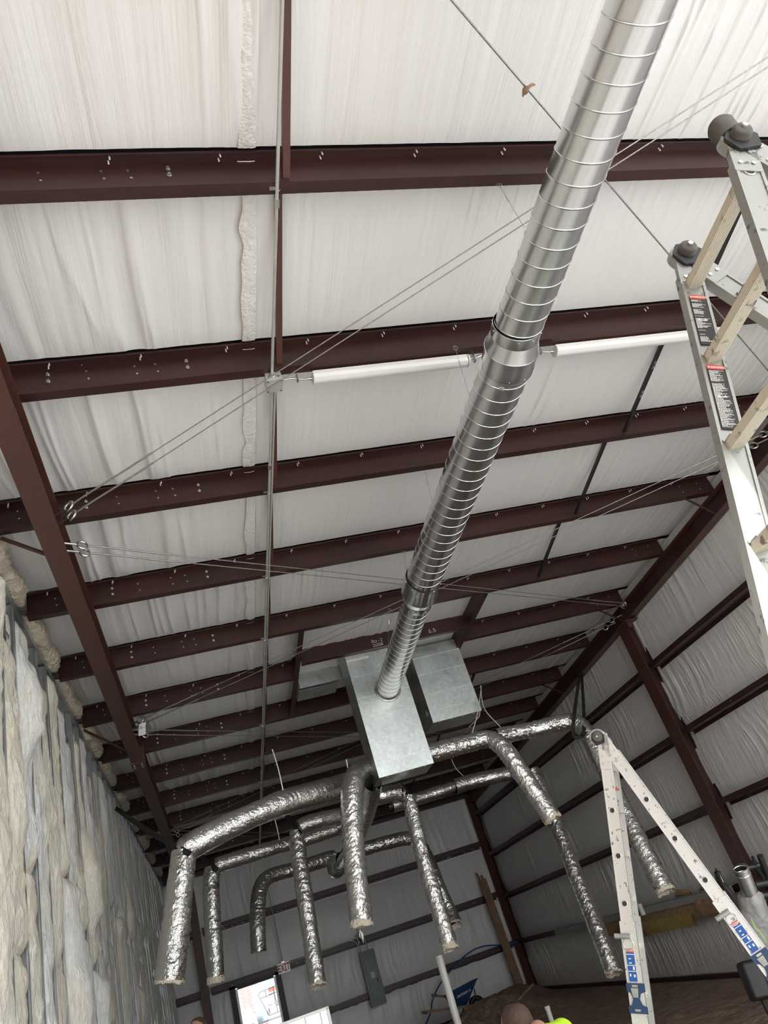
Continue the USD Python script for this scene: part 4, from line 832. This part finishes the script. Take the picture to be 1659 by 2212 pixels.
for d, y0, ysl in ((g1, along(1340, 2047, H2, u2, g1), along(1367, 1990, H2, u2, g1)), (g2, along(1627, 1962, H2, u2, g2), along(1590, 1915, H2, u2, g2))):
    sxx = unit(np.cross(u2, d)); sxx = sxx if sxx @ RM[0] > 0 else -sxx
    lab = obj('care_label', onrail(d, -.036, .022, y0, y0 + .20, .0258, sxx=sxx), PAPERW, t2, label='red, white and blue instruction label')
    obj('red_block', onrail(d, -.034, .020, y0 + .002, y0 + .022, .0266, sxx=sxx), RED, lab)
    obj('header_text', text('DANGER', .010, H2 + sxx * -.006 + d * (y0 + .017) - u2 * .0270, sxx, -d, .0005, True, True), PAPERW, lab)
    for a, b in ((.023, .033), (.038, .098), (.103, .133), (.138, .196)): obj('blue_block', onrail(d, -.034, .020, y0 + a, y0 + b, .0266, sxx=sxx), BLUE, lab)
    for a, b, c_, e_ in ((-.02, -.004, .058, .065), (-.02, -.002, .083, .090), (.0, .013, .107, .128), (-.026, -.016, .150, .166), (.0, .012, .154, .170)): obj('pictogram', onrail(d, a, b, y0 + c_, y0 + e_, .0274, sxx=sxx), PAPERW, lab)
    # spring lock tab below the sleeve mouth
    obj('lock_tab', cyl(H2 + d * (ysl + .09) + sxx * .01 - u2 * .034, H2 + d * (ysl + .09) - sxx * .095 - u2 * .034, .017, 14), ALU_DARK, t2, 40)
    obj('lock_loop', ring(H2 + d * (ysl + .14) - sxx * .01 - u2 * .026, u2, .035, .004, 20, 6), GALV_SMALL, t2)
    # blue rail lock
    yl = y0 + .205
    pl_ = sg.Polygon([(-.058, 0), (.062, 0), (.062, .045), (.030, .058), (.020, .09), (.034, .124), (.062, .134), (.062, .172), (-.058, .172), (-.058, .134), (-.036, .124), (-.024, .09), (-.034, .058), (-.058, .045)])
    pl_ = pl_.difference(sg.box(-.022, .008, .018, .024)).difference(sg.box(-.022, .147, .018, .163))
    obj('rail_lock', extrude(pl_, H2 + d * yl - u2 * .024, sxx, d, -u2 * .014), NAVY, t2, label='navy blue plastic rail lock with a narrow waist')
    obj('lock_lever', extrude(sg.Polygon([(-.03, .026), (.018, .026), (.012, .08), (-.022, .08)]), H2 + d * yl - u2 * .038, sxx, d, -u2 * .006), ALU_DARK, t2)
obj('red_mark', obox(H2 + g1 * .37 - u2 * .0 + unit(np.cross(u2, g1)) * 0 + v2 * .052 + u2 * .0, v2 * .004, u2 * .02, g1 * .012), RED, t2, label='small red sticker')

# ------------------------------------------------------------------ things on and along the walls
ex = thing('exit_sign', 'white EXIT sign with red letters beside the top of the back door', 'exit sign', (1.06, 21.49, 2.2))
obj('housing', box(.915, 1.215, 21.47, 21.54, 2.195, 2.42), EXITW, ex)
lv_, lf_ = text('EXIT', .15, (0, 21.469, 2.235), (1, 0, 0), (0, 0, 1), .002, True, True); lv_[:, 0] = 1.068 + lv_[:, 0] * .62
obj('lettering', (lv_, lf_), EXITRED, ex)
obj('mount', box(1.03, 1.10, 21.50, 21.55, 2.42, 2.45), GALV_SMALL, ex)
bp = thing('breaker_panel', 'tall grey green electrical breaker panel on the end wall', 'electrical panel', (3.11, 21.45, .9))
obj('cabinet', box(2.925, 3.295, 21.40, 21.54, .90, 2.075), PANELM, bp)
obj('trim_cover', box(2.917, 3.303, 21.392, 21.400, .892, 2.083), PANELM, bp)
obj('panel_door', box(3.00, 3.23, 21.382, 21.392, 1.07, 1.86), PANELM2, bp)
obj('latch', box(3.195, 3.222, 21.372, 21.382, 1.36, 1.44), INK, bp)
obj('data_sticker', box(3.08, 3.17, 21.380, 21.382, 1.47, 1.60), PAPERW, bp)
obj('data_print', cat(*[box(3.09, 3.16, 21.3785, 21.380, z, z + .006) for z in (1.49, 1.515, 1.54, 1.565)]), INK, bp, kind='stuff')
cnv = lambda l: spline(l, .04)
def run(name, label, pts, r, m=EMT, cat_='conduit', n=8): return obj(name, tube(cnv(pts), r, n), m, smooth=True, label=label, cat=cat_)
for x, l in ((2.99, 'left of the two short braided cables rising from the breaker panel'), (3.17, 'right of the two short braided cables rising from the breaker panel')):
    run('feed_cable', l, [(x, 21.47, 2.07), (x - .01, 21.46, 2.25), (x - .035, 21.45, 2.42), (x - .04, 21.47, 2.47)], .014, CABLE, 'cable')
def f(u, v):
    z = 2.80 - .55 * u; w = .02 + .09 * np.sin(np.pi * np.clip((u - .3) / .7, 0, 1)) ** 1.2
    return np.stack([3.05 + .05 * u + w * (v - .5), 21.40 + .01 * np.sin(9 * v + 5 * u), z], -1)
g = ngrid(f, 14, 6); obj('foil_shred', cat(g, (flip(g)[0] + A([0, .003, 0]), flip(g)[1])), FOIL_SMOOTH, smooth=True, label='twisted shred of pale film above the breaker panel', cat='scrap')
run('conduit', 'bent conduit curving into the top left of the breaker panel', [(2.1, 21.46, 2.38), (2.5, 21.46, 2.40), (2.78, 21.46, 2.40), (2.9, 21.46, 2.33), (2.95, 21.46, 2.2), (2.955, 21.47, 2.08)], .011)
run('conduit', 'straight conduit from the EXIT sign along the girt', [(1.215, 21.48, 2.37), (1.7, 21.47, 2.375), (2.12, 21.46, 2.38)], .011)
run('conduit', 'thin vertical conduit dropping to the EXIT sign', [(1.05, 21.48, 4.35), (1.05, 21.5, 3.6), (1.06, 21.5, 2.9), (1.065, 21.51, 2.44)], .012, CABLE)
run('conduit', 'short horizontal conduit on the lower end wall girt left of the panel', [(2.0, 21.5, 1.2), (2.3, 21.5, 1.21), (2.62, 21.5, 1.21)], .009)
pb = thing('pvc_pipe', 'thick white plastic pipe standing upright in front of the wheelbarrow', 'pipe', (2.49, 11, 0))
obj('pipe_wall', tube(A([(2.49, 11, 0), (2.49, 11, .8), (2.495, 11, 1.6)]), .047, 24, True), PVC, pb, 40)
obj('bore', cyl((2.495, 11, 1.598), (2.495, 11, 1.602), .041, 20), INK, pb)
pb = thing('pvc_pipe', 'short thin white plastic pipe standing behind the hi-vis worker', 'pipe', (3.67, 11, 0))
obj('pipe_wall', tube(A([(3.67, 11, 0), (3.67, 11, .3), (3.675, 11, .665)]), .031, 20, True), PVC, pb, 40)
obj('coupling', cyl((3.675, 11, .63), (3.675, 11, .67), .036, 18), PVC, pb, 40)
pb = thing('pvc_pipe', 'stub of white plastic pipe lying on the right wall girt', 'pipe', PX(1385, 1968, 6.9))
obj('pipe_wall', cyl(PX(1380, 1953, 6.9), PX(1391, 1977, 6.9), .045, 18), PVC, pb, 40)
run('water_hose', 'dark blue hose looping down the end wall behind the white pipe', [PY(*q, 21.35) for q in ((1118, 2034), (1085, 2041), (1050, 2043), (1025, 2051), (1002, 2067), (985, 2085), (966, 2104), (947, 2132), (934, 2162), (929, 2190))] + [A([3.95, 21.3, .1])], .016, BLUE, 'hose')
wp = obj('leaning_board', cat(bar((6.62, 21.28, .02), (6.57, 21.36, 2.78), .21, .045, (0, 1, 0)), bar((6.52, 21.36, 2.70), (6.47, 21.37, 2.98), .045, .07, (0, 1, 0)), bar((6.60, 21.36, 2.76), (6.585, 21.37, 2.88), .045, .06, (0, 1, 0))), WOOD, label='brown board with a split top leaning in the far corner', cat='board')
# girt ledge with kraft faced insulation
sh = thing('insulation_scrap', 'torn kraft paper and yellow insulation strip hanging from the right wall girt', 'insulation', (6.93, 13.2, .8))
def hang(name, y0, y1, z0, z1, x, m, seed, lab=None):
    def f(u, v):
        y = y0 + (y1 - y0) * u; rag = .06 * (fbm(np.stack([y * 6, 0 * y + seed, 0 * y], -1), 3, 2) - .5)
        z = z1 + (z0 - z1 + rag) * v; y = y + .05 * (fbm(np.stack([z * 8, 0 * y + seed, 0 * y + 3], -1), 3, 4) - .5)
        return np.stack([x - .02 * np.sin(np.pi * v) - .05 * (fbm(np.stack([y * 3.1, z * 5, 0 * y + seed], -1), 3, 7) - .5), y, z], -1)
    g = ngrid(f, 40, 9); return obj(name, cat(flip(g), (g[0] + A([.012, 0, 0]), g[1])), m, sh, True, label=lab)
hang('kraft_sheet', 11.2, 16.0, .86, 1.10, 6.955, KRAFT, 1)
hang('yellow_batt', 12.4, 14.1, .80, .99, 6.915, YELLOW, 4, 'yellow fiberglass showing where the paper is torn')
hang('torn_flap', 11.25, 12.1, .90, 1.12, 6.90, KRAFT, 6); hang('torn_flap', 14.0, 14.9, .78, 1.0, 6.91, KRAFT, 9)
obj('ledge_angle', extrude(thin([(0, -.10), (0, 0), (.15, 0)], .005), A([6.93, 11.0, 1.20]), A([1, 0, 0]), A([0, 0, 1.0]), A([0, 7.5, 0])), LEDGE, label='pale grey ledge angle along the right wall girt', cat='angle')
for k, (ya, yb2, l) in enumerate(((11.2, 11.9, 'crumpled kraft scrap on the right wall ledge nearest the black frame'), (12.2, 12.7, 'small crumpled kraft scrap on the ledge below the far right duct'))):
    def f(u, v):
        a = 2 * np.pi * v; y = ya + (yb2 - ya) * u; r = (.035 + .04 * fbm(np.stack([y * 7, np.cos(a) * 2, np.sin(a) * 2 + k], -1), 3, 3)) * np.sin(np.pi * np.clip(u, .03, .97)) ** .5
        return np.stack([6.96 + r * np.cos(a), y, 1.225 + r * (1 + np.sin(a)) * .9], -1)
    obj('paper_scrap', flip(ngrid(f, 20, 13)), KRAFT, label=l, cat='scrap')

# soil, mound, shovel, wheelbarrow
def soil_h(x, y):
    m = .52 * np.exp(-(((x - 4.55) / 1.15) ** 2 + ((y - 16.9) / 1.5) ** 2)) + .30 * np.exp(-(((x - 6.2) / .8) ** 2 + ((y - 20.6) / .7) ** 2)) + .16 * np.exp(-(((x - 3.4) / .7) ** 2 + ((y - 18.8) / .9) ** 2))
    e = np.clip(np.minimum(np.minimum(x - 2.0, 7.12 - x) * 3, np.minimum(y - 8.2, 21.62 - y) * 3), 0, 1)
    return .004 + e * (m + .07 * fbm(np.stack([x * 2.6, y * 2.6, 0 * x], -1), 5, 3)) + .30 * m * (fbm(np.stack([x * 7, y * 7, 0 * x], -1), 3, 8) - .5)
so = obj('soil_layer', ngrid(lambda u, v: (lambda x, y: np.stack([x, y, soil_h(x, y)], -1))(2.0 + 5.12 * u, 8.2 + 13.42 * v), 110, 260), DIRT, smooth=True, label='brown loose soil heaped and spread over the far floor', cat='soil', kind='stuff')
sp_ = thing('shovel', 'shovel with a wooden handle stuck in the soil heap behind the worker', 'shovel', (4.6, 15.4, .4))
obj('handle', cyl((4.66, 15.45, .46), (5.04, 15.4, .60 + .02), .016, 10), WOOD, sp_); obj('socket', lathe((4.70, 15.45, .475), (4.55, 15.46, .42), [(0, .018), (.5, .026), (1, .05)], 12), RUBBER, sp_)
obj('blade', extrude(sg.Polygon([(-.11, 0), (.11, 0), (.10, .2), (0, .3), (-.10, .2)]), A([4.58, 15.46, .43]), A([.1, .9, .3]) / .955, A([-.9, .05, -.35]) / .967, A([.006, 0, .012])), RUBBER, sp_)
wbY = 18.7; wbr = thing('wheelbarrow', 'blue wheelbarrow tipped against the end wall behind the white pipe', 'wheelbarrow', (4.3, wbY, .2))
def wbp(px, py, y): return PY(px, py, y)
T0 = [(968, 2148), (1031, 2114), (1012, 2169), (983, 2176)]
fr, bk = [wbp(*q, wbY - .33) for q in T0], [wbp(*q, wbY + .33) + A([-.1, 0, 0]) for q in T0]
ins = [0, 0, .10, .10]
P = A([p + A([0, i, 0]) for p, i in zip(fr, ins)] + [p - A([0, i, 0]) for p, i in zip(bk, ins)])
obj('tray', (P, A([[0, 2, 1], [0, 3, 2], [4, 5, 6], [4, 6, 7], [2, 3, 7], [2, 7, 6], [1, 2, 6], [1, 6, 5], [3, 0, 4], [3, 4, 7]])), TRAY, wbr)
obj('tray_rim', tube(A([fr[0], fr[1], bk[1], bk[0], fr[0]]), .014, 8, False), TRAY, wbr)
pc = A(fr[:4]).mean(0); tx = unit(wbp(1000, 2148, wbY - .3) - wbp(984, 2157, wbY - .3))
obj('maker_mark', text('Jackson 6', .052, wbp(987, 2157, wbY - .355) , tx, np.cross(A([0, -1, 0]), tx) * 1.0, .002, True), PAPERW, wbr)
for dy, q0, q1 in ((-.28, (911, 2187), (1054, 2168)), (.28, (932, 2150), (1040, 2160))):
    obj('handle', bar(wbp(*q0, wbY + dy), wbp(*q1, wbY + dy), .045, .05), WOOD, wbr); obj('grip', cyl(wbp(*q0, wbY + dy), wbp(q0[0] + 12, q0[1] - 1.6 + 2, wbY + dy), .028, 10), RUBBER, wbr)
wc = wbp(1031, 2172, wbY); obj('tyre', ring(wc, (0, 1, 0), .14, .05, 26, 12), BLACKP, wbr, True); obj('wheel_hub', cyl(wc - A([0, .04, 0]), wc + A([0, .04, 0]), .085, 18), RUBBER, wbr, 40)
for dy in (-.16, .16): obj('brace', bar(wc + A([0, dy, 0]), wbp(1024, 2135, wbY + dy), .02, .012), BLACKP, wbr); obj('leg', bar(wbp(1002, 2176, wbY + dy), wbp(995, 2205, wbY + dy), .025, .025), BLACKP, wbr)

# upright galvanised box duct on the floor, lower middle
bd = thing('box_duct', 'bright galvanised box duct section standing on the floor below the EXIT sign', 'duct', (.5, 8.2, 0))
c0 = A([.70, 8.0, 0]); ux = unit(A([-.42, -.03, 0])); uy = A([-ux[1], ux[0], 0]); uy = uy if uy[1] > 0 else -uy
for k in range(9):
    obj('panel', box(0, 0, 0, 0, 0, 0) if False else obox(c0 + ux * (.035 + .07 * k) + uy * (.022 * (k % 2)) + A([0, 0, .77]), ux * .034, uy * .004, (0, 0, .77)), GALV, bd)
obj('side_panel', obox(c0 + uy * .2 + A([0, 0, .77]), uy * .2, ux * .004, (0, 0, .77)), GALV_BOX, bd); obj('side_panel', obox(c0 + ux * .63 + uy * .2 + A([0, 0, .77]), uy * .2, ux * .004, (0, 0, .77)), GALV_BOX, bd)
obj('rim', cat(obox(c0 + ux * .315 + A([0, 0, 1.545]) - uy * .006, ux * .325, uy * .012, (0, 0, .012)), obox(c0 - uy * .006 + A([0, 0, .77]), ux * .012, uy * .012, (0, 0, .78)), obox(c0 + uy * .2 + A([0, 0, 1.545]), uy * .2, ux * .012, (0, 0, .012))), WHITE, bd)

# speaker on its stand
spk = thing('loudspeaker', 'rounded black loudspeaker tilted on a stand at the right edge, low down', 'speaker', (4.26, 7.1, 0))
C4 = [CAM + ray(*q) * 6.5 / (RM[2] @ ray(*q)) for q in ((1596, 2088), (1634, 2080), (1662, 2140), (1626, 2162))]
cc = A(C4).mean(0); sx_ = unit(C4[1] - C4[0]); sz_ = unit(A([.15, .1, 1])); sz_ = unit(sz_ - sx_ * (sz_ @ sx_)); sy_ = np.cross(sx_, sz_)
rb = m3.Manifold.batch_hull([m3.Manifold.sphere(.035, 20).translate((a * .055, b * .055, c_ * .115)) for a in (-1, 1) for b in (-1, 1) for c_ in (-1, 1)])
rm = rb.to_mesh(); V = rm.vert_properties[:, :3]; V = cc + V[:, :1] * sx_ + V[:, 1:2] * sy_ + V[:, 2:] * sz_
obj('cabinet', (V, rm.tri_verts if np.dot(np.cross(sx_, sy_), sz_) > 0 else rm.tri_verts[:, ::-1]), BLACKP, spk, 40)
obj('handle', obox(cc + sz_ * .135 - sy_ * 0, sx_ * .04, sy_ * .015, sz_ * .016), RUBBER, spk); obj('stand_pole', cyl(cc - sz_ * .13, A([cc[0], cc[1], .02]), .018, 12), BLACKP, spk)
for k in range(3): obj('stand_leg', bar(A([cc[0], cc[1], .22]), A([cc[0] + .25 * math.cos(2.1 * k + .5), cc[1] + .25 * math.sin(2.1 * k + .5), .012]), .02, .012), BLACKP, spk)
obj('power_cord', tube(cnv([cc - sz_ * .02 - sx_ * .085, cc - sz_ * .10 - sx_ * .10, cc - sz_ * .19 - sx_ * .12, cc - sz_ * .18 - sx_ * .05, cc - sz_ * .15]), .004, 6), BLACKP, spk, True)

# black lift frame with a bagged duct collar, right edge
D5 = 6.1
def F5(px, py, dd=0.0): r = ray(px, py); return CAM + r * ((D5 + dd) / (RM[2] @ r))
lf = thing('lift_frame', 'black steel lift frame with curved arm at the right edge beside the standing ladder', 'lift', (3.45, 5.2, 0))
obj('curved_arm', tube(cnv([F5(1550, 1884), F5(1556, 1905), F5(1578, 1932), F5(1590, 1965), F5(1598, 2000), F5(1618, 2032), F5(1650, 2062), F5(1672, 2090)]), .027, 12), BLACKP, lf, True)
obj('arm_plate', bar(F5(1548, 1880, -.02), F5(1572, 1935, -.02), .012, .06), BLACKP, lf)
obj('arm_sticker', bar(F5(1556, 1893, -.035), F5(1562, 1904, -.035), .004, .03), PAPERW, lf)
obj('upright', cyl(F5(1641, 1848, .2), F5(1672, 1925, .2), .026, 14), BLACKP, lf, 40); obj('upright_cap', bar(F5(1626, 1856, .2), F5(1650, 1892, .2), .02, .08), BLACKP, lf)
for q0, q1, r_ in (((1606, 1878), (1640, 1868), .020), ((1632, 1912), (1680, 1902), .030), ((1636, 1936), (1682, 1930), .030)): obj('cross_tube', cyl(F5(*q0, .18), F5(*q1, .18), r_, 12), BLACKP, lf, 40)
base = F5(1672, 2090); obj('post', cyl(base, A([base[0], base[1], .03]), .03, 12), BLACKP, lf, 40); obj('foot', box(base[0] - .3, base[0] + .3, base[1] - .04, base[1] + .04, .003, .05), BLACKP, lf)
obj('rear_post', cyl(F5(1672, 1925, .2), A([*(F5(1672, 1925, .2)[:2]), .03]), .026, 12), BLACKP, lf, 40)
dc = thing('duct_collar', 'shiny round duct collar standing up behind the ladder sleeve', 'duct', F5(1600, 1870))
ca, cb = F5(1599, 1874), F5(1640, 1975); e = unit(cb - ca)
obj('collar', lathe(ca, cb, [(0, .058), (.005, .064), (.05, .064), (.06, .061), (.12, .061), (.13, .064), (.16, .064), (.17, .061), (.9, .061), (1, .061)], 32), GALV, dc, 35)
bg = thing('plastic_bag', 'clear crumpled plastic bag wrapped round the duct collar at the right edge', 'bag', F5(1630, 1960))
def f(u, v):
    a = 2 * np.pi * v; c = ca + (F5(1660, 2050) - ca) * (.30 + .75 * u)[..., None]; r = np.interp(u, [0, .1, .5, .8, 1], [.07, .10, .115, .10, .05]) + .05 * (fbm(np.stack([np.cos(a) * 2.2, np.sin(a) * 2.2, u * 6], -1), 3, 5) - .5)
    e1 = unit(np.cross(e, (0, 0, 1))); e2 = np.cross(e, e1)
    return c + r[..., None] * (np.cos(a)[..., None] * e1 + np.sin(a)[..., None] * e2)
obj('film', ngrid(f, 26, 33), FILM, bg, True)
obj('yellow_cord', tube(cnv([F5(1622, 1985), F5(1630, 2003), F5(1640, 2012), F5(1648, 2025), F5(1655, 2035)]), .009, 6), HIVIS, bg, True, label='yellow-green cord in the bag')

# ------------------------------------------------------------------ people
def hullc(a, b, ra, rb, k=14):
    return m3.Manifold.batch_hull([m3.Manifold.sphere(ra, k).translate(tuple(map(float, a))), m3.Manifold.sphere(rb, k).translate(tuple(map(float, b)))])
def skin_of(bones, edge=.02, it=8):
    M_ = m3.Manifold.batch_boolean([hullc(*b) for b in bones], m3.OpType.Add).refine_to_length(edge); q = M_.to_mesh()
    t = trimesh.Trimesh(q.vert_properties[:, :3], q.tri_verts, process=True); trimesh.smoothing.filter_taubin(t, lamb=.5, nu=.52, iterations=it)
    return np.array(t.vertices), np.array(t.faces)
def hand(w, d, palm, side):
    """bones of a relaxed hand: w wrist, d pointing direction, palm normal"""
    d, palm = unit(d), unit(palm); s = unit(np.cross(d, palm)) * side; out = []
    for k in range(4): out.append((w + s * (k - 1.5) * .006, w + d * .08 + s * (k - 1.5) * .019, .014, .011))
    for k, L in enumerate((.066, .076, .071, .055)):
        a = w + d * .082 + s * (1.5 - k) * .0195; b = a + unit(d + palm * .25) * L * .5; c = b + unit(d + palm * .8) * L * .5
        out += [(a, b, .0095, .0088), (b, c, .0088, .0078)]
    a = w + d * .025 + s * .022; b = a + unit(d * .6 + s * .8 + palm * .3) * .045; out += [(w + d * .02, a, .014, .013), (a, b, .012, .0105), (b, b + unit(d + palm * .4 + s * .2) * .032, .0105, .009)]
    return out
def person(label, base, yaw, kneel, roll, vest, look):
    t = thing('person', label, 'person', base); b0 = A(base, float); cy, sy = math.cos(yaw), math.sin(yaw)
    Ry = A([[cy, -sy, 0], [sy, cy, 0], [0, 0, 1]])
    W = lambda p: b0 + Ry @ A(p, float)          # local: x right, y forward
    hz = .632 if kneel else .98; k_ = .9 if kneel else 1.0
    sh_ = hz + .50 * k_; nk = sh_ + .055
    J = {}
    for s, n in ((-1, 'l'), (1, 'r')):
        J['hip' + n] = (s * .095, 0, hz)
        if kneel: J['kn' + n] = (s * .13, .20, .075); J['an' + n] = (s * .12, -.22, .07); J['to' + n] = (s * .12, -.34, .04)
        else: J['kn' + n] = (s * .11, .02, .49); J['an' + n] = (s * .11, -.02, .09); J['to' + n] = (s * .13, .15, .035)
        J['sh' + n] = (s * .185, 0, sh_); J['el' + n] = (s * .25, .04 if not kneel else .12, sh_ - .28); J['wr' + n] = (s * .22, .16 if not kneel else .34, sh_ - .50 if not kneel else sh_ - .34)
    g = {k: W(v) for k, v in J.items()}
    tor = [(W((0, 0, hz)), W((0, .0, hz + .2)), .125, .125), (W((-.05, 0, hz + .2)), W((-.08, .0, sh_ - .08)), .115, .12), (W((.05, 0, hz + .2)), W((.08, .0, sh_ - .08)), .115, .12), (W((-.14, 0, sh_ - .01)), W((.14, 0, sh_ - .01)), .065, .065), (W((0, 0, sh_ - .02)), W((0, .0, nk)), .085, .06)]
    arm = []; leg = []; low = []
    for n in 'lr':
        arm += [(g['sh' + n], g['el' + n], .058, .044)]; low += [(g['el' + n], g['wr' + n], .041, .029)]
        leg += [(g['hip' + n], g['kn' + n], .088, .060), (g['kn' + n], g['an' + n], .058, .043)]
    hc = W((-.01 if kneel else 0., .15 if kneel else .025, nk + (.045 if kneel else .165))); up = unit(Ry @ A([math.sin(roll), .05, math.cos(roll)])); fw = unit(Ry @ A([math.sin(look), math.cos(look), -.05])); fw = unit(fw - up * (fw @ up)); rt = np.cross(fw, up)
    H = lambda a, b, c: hc + rt * a + fw * b + up * c
    head = [(H(0, -.03, .035), H(0, .015, .04), .080, .078), (H(0, .02, .02), H(0, .045, -.075), .072, .045), (H(0, .03, -.06), H(0, .07, -.085), .042, .026), (H(-.035, .05, -.01), H(.035, .05, -.01), .045, .045)]
    head += [(H(0, .092, .012), H(0, .108, -.026), .010, .014), (H(-.012, .098, -.03), H(.012, .098, -.03), .010, .010), (H(-.02, .086, -.058), H(.02, .086, -.058), .010, .010), (H(-.035, .082, .028), H(.035, .082, .028), .013, .013)]
    for s in (-1, 1): head += [(H(s * .082, -.005, .02), H(s * .078, .0, -.025), .014, .011)]
    neck = [(W((0, .0, nk - .03)), H(0, -.02, -.05), .056, .055)]
    hands = []
    for n, s in (('l', -1), ('r', 1)): hands += hand(g['wr' + n], g['wr' + n] - g['el' + n] + A([0, 0, -.05]), Ry @ A([-s * 1.0, 0, -.3]), s)
    obj('body', skin_of(tor + arm + low + leg + head + neck + hands + [(g['an' + n], g['to' + n], .04, .032) for n in 'lr'], .016, 6), SKIN, t, True)
    infl = lambda L, e: [(a, b, ra + e, rb + e) for a, b, ra, rb in L]
    obj('shirt', skin_of(infl(tor[:4] + arm, .016) + [(W((-.07, 0, sh_ + .03)), W((.07, 0, sh_ + .03)), .05, .05)], .03, 8), HIVIS if vest else CLOTH, t, True, label='bright yellow-green work shirt' if vest else None)
    obj('trousers', skin_of(infl(leg, .014) + [(W((-.08, 0, hz - .02)), W((.08, 0, hz - .02)), .125, .125), (W((0, 0, hz)), W((0, 0, hz + .1)), .138, .138)], .03, 8), CLOTH, t, True)
    for n in 'lr': obj('boot', skin_of([(g['an' + n] + A([0, 0, -.01]), g['to' + n], .054, .044), (g['an' + n], g['an' + n] + (g['kn' + n] - g['an' + n]) * .22, .056, .056)], .03, 5), BLACKP, t, True)
    hv, hf = skin_of([(H(0, -.032, .038), H(0, .006, .046), .084, .079), (H(0, -.036, .005), H(0, -.038, -.02), .080, .068)], .014, 4)
    obj('hair', (hv, hf), HAIR, t, True)
    for s in (-1, 1):
        ec = H(s * .033, .092, .006); obj('eye', lathe(ec - up * .010, ec + up * .010, [(0, .0005), (.2, .008), (.5, .0105), (.8, .008), (1, .0005)], 12), WHITE, t, True); obj('pupil', lathe(ec + fw * .008, ec + fw * .0115, [(0, .005), (.6, .004), (1, .0005)], 10), INK, t, True)
        obj('eyebrow', cyl(H(s * .016, .096, .030), H(s * .052, .086, .032), .0045, 6), HAIR, t)
    return t
person('kneeling worker seen from behind, short hair, bright yellow-green work shirt', (1.637, 5.2, 0.0), math.radians(24), True, math.radians(-12), True, math.radians(0))
person('dark haired person at the stud wall end, only the top of the head in view', (-.50, 9.87, 0.0), math.radians(165), False, 0.0, False, math.radians(10))

# ------------------------------------------------------------------ outside the back door
YE = 37.0
bl_ = thing('outside_building', 'pale sided building across the yard seen through the door glass', 'building', (1, YE + 3, 0))
for k in range(16): obj('siding_panel', box(-8 + 1.1 * k, -8 + 1.1 * k + 1.07, YE + 3 + .04 * (k % 2), YE + 3.2, 0, 7), SIDING, bl_)
obj('fascia', box(-8, 10, YE + 2.9, YE + 3.2, 3.0, 3.12), TRUCKW, bl_); obj('wall_sign', text('Californ', .22, (.3, YE + 2.88, 2.62), (1, 0, 0), (0, 0, 1), .02, True), BLUE, bl_, label='blue lettering on the building')
bw = thing('brick_pier', 'pale red brick pier across the yard at the left side of the door glass', 'brick pier', (0, YE, 0))
for r_ in range(44):
    for c_ in range(2): obj('brick', box(-.10 + .22 * c_ + (.05 if r_ % 2 else 0), .105 + .22 * c_ + (.05 if r_ % 2 else 0), YE, YE + .12, .02 + .07 * r_, .08 + .07 * r_), BRICK, bw)
tk = thing('pickup_truck', 'white pickup truck parked outside the back door, rear quarter in view', 'truck', (.6, 33, 0))
TY = 33.0
obj('cab', extrude(sg.Polygon([(-1.4, .55), (.36, .55), (.36, 1.15), (.22, 1.70), (-1.2, 1.74), (-1.4, 1.2)]).buffer(.03), A([0, TY, 0]), A([1, 0, 0]), A([0, 0, 1.0]), A([0, 1.6, 0])), TRUCKW, tk)
obj('side_window', extrude(sg.Polygon([(-.95, 1.24), (.20, 1.24), (.12, 1.62), (-.9, 1.66)]).buffer(.02), A([0, TY - .05, 0]), A([1, 0, 0]), A([0, 0, 1.0]), A([0, .03, 0])), GLASSD, tk)
obj('window_seal', box(-.97, .24, TY - .055, TY - .02, 1.16, 1.23), INK, tk); obj('bed_side', box(.38, 2.6, TY, TY + 1.6, .5, 1.16), TRUCKW, tk); obj('bed_rail', box(.36, 2.62, TY - .03, TY + .06, 1.14, 1.19), INK, tk)
obj('tail_light', box(.60, .72, TY - .04, TY, .80, 1.10), RED, tk); obj('amber_lens', box(.63, .70, TY - .05, TY - .04, .92, 1.0), AMBER, tk); obj('bumper', box(-1.4, 2.6, TY - .06, TY + .1, .40, .54), INK, tk)
for x in (-.8, 1.9): obj('wheel', ring((x, TY - .02, .34), (0, 1, 0), .24, .10, 24, 10), BLACKP, tk, True)
gn = thing('engine_rack', 'pink and grey motor on a black tube rack over the truck bed', 'machine', (.95, TY + .3, 1.2))
for a, b in (((.55, 2.02), (.62, 2.10)), ((.62, 2.10), (1.35, 2.14)), ((.55, 2.02), (.80, 1.30)), ((.80, 1.30), (1.5, 1.32)), ((.62, 1.9), (1.4, 1.95)), ((.82, 2.1), (.84, 1.34)), ((1.12, 2.1), (1.13, 1.32))): obj('rack_tube', cyl((a[0], TY + .2, a[1]), (b[0], TY + .2, b[1]), .018, 8), INK, gn)
obj('motor_drum', cyl((.92, TY + .18, 1.68), (.92, TY + .5, 1.68), .19, 24), plain('faded_pink_enamel', (.75, .12, .22), .5), gn, 40); obj('drum_hub', cyl((.92, TY + .12, 1.68), (.92, TY + .19, 1.68), .07, 18), WHITE, gn, 40)
obj('tank', box(.95, 1.35, TY + .2, TY + .5, 2.0, 2.12), RED, gn); obj('gearbox', box(1.14, 1.38, TY + .2, TY + .45, 1.5, 1.85), SIDING, gn); obj('pulley', cyl((1.14, TY + .12, 1.62), (1.14, TY + .2, 1.62), .08, 18), INK, gn, 40)
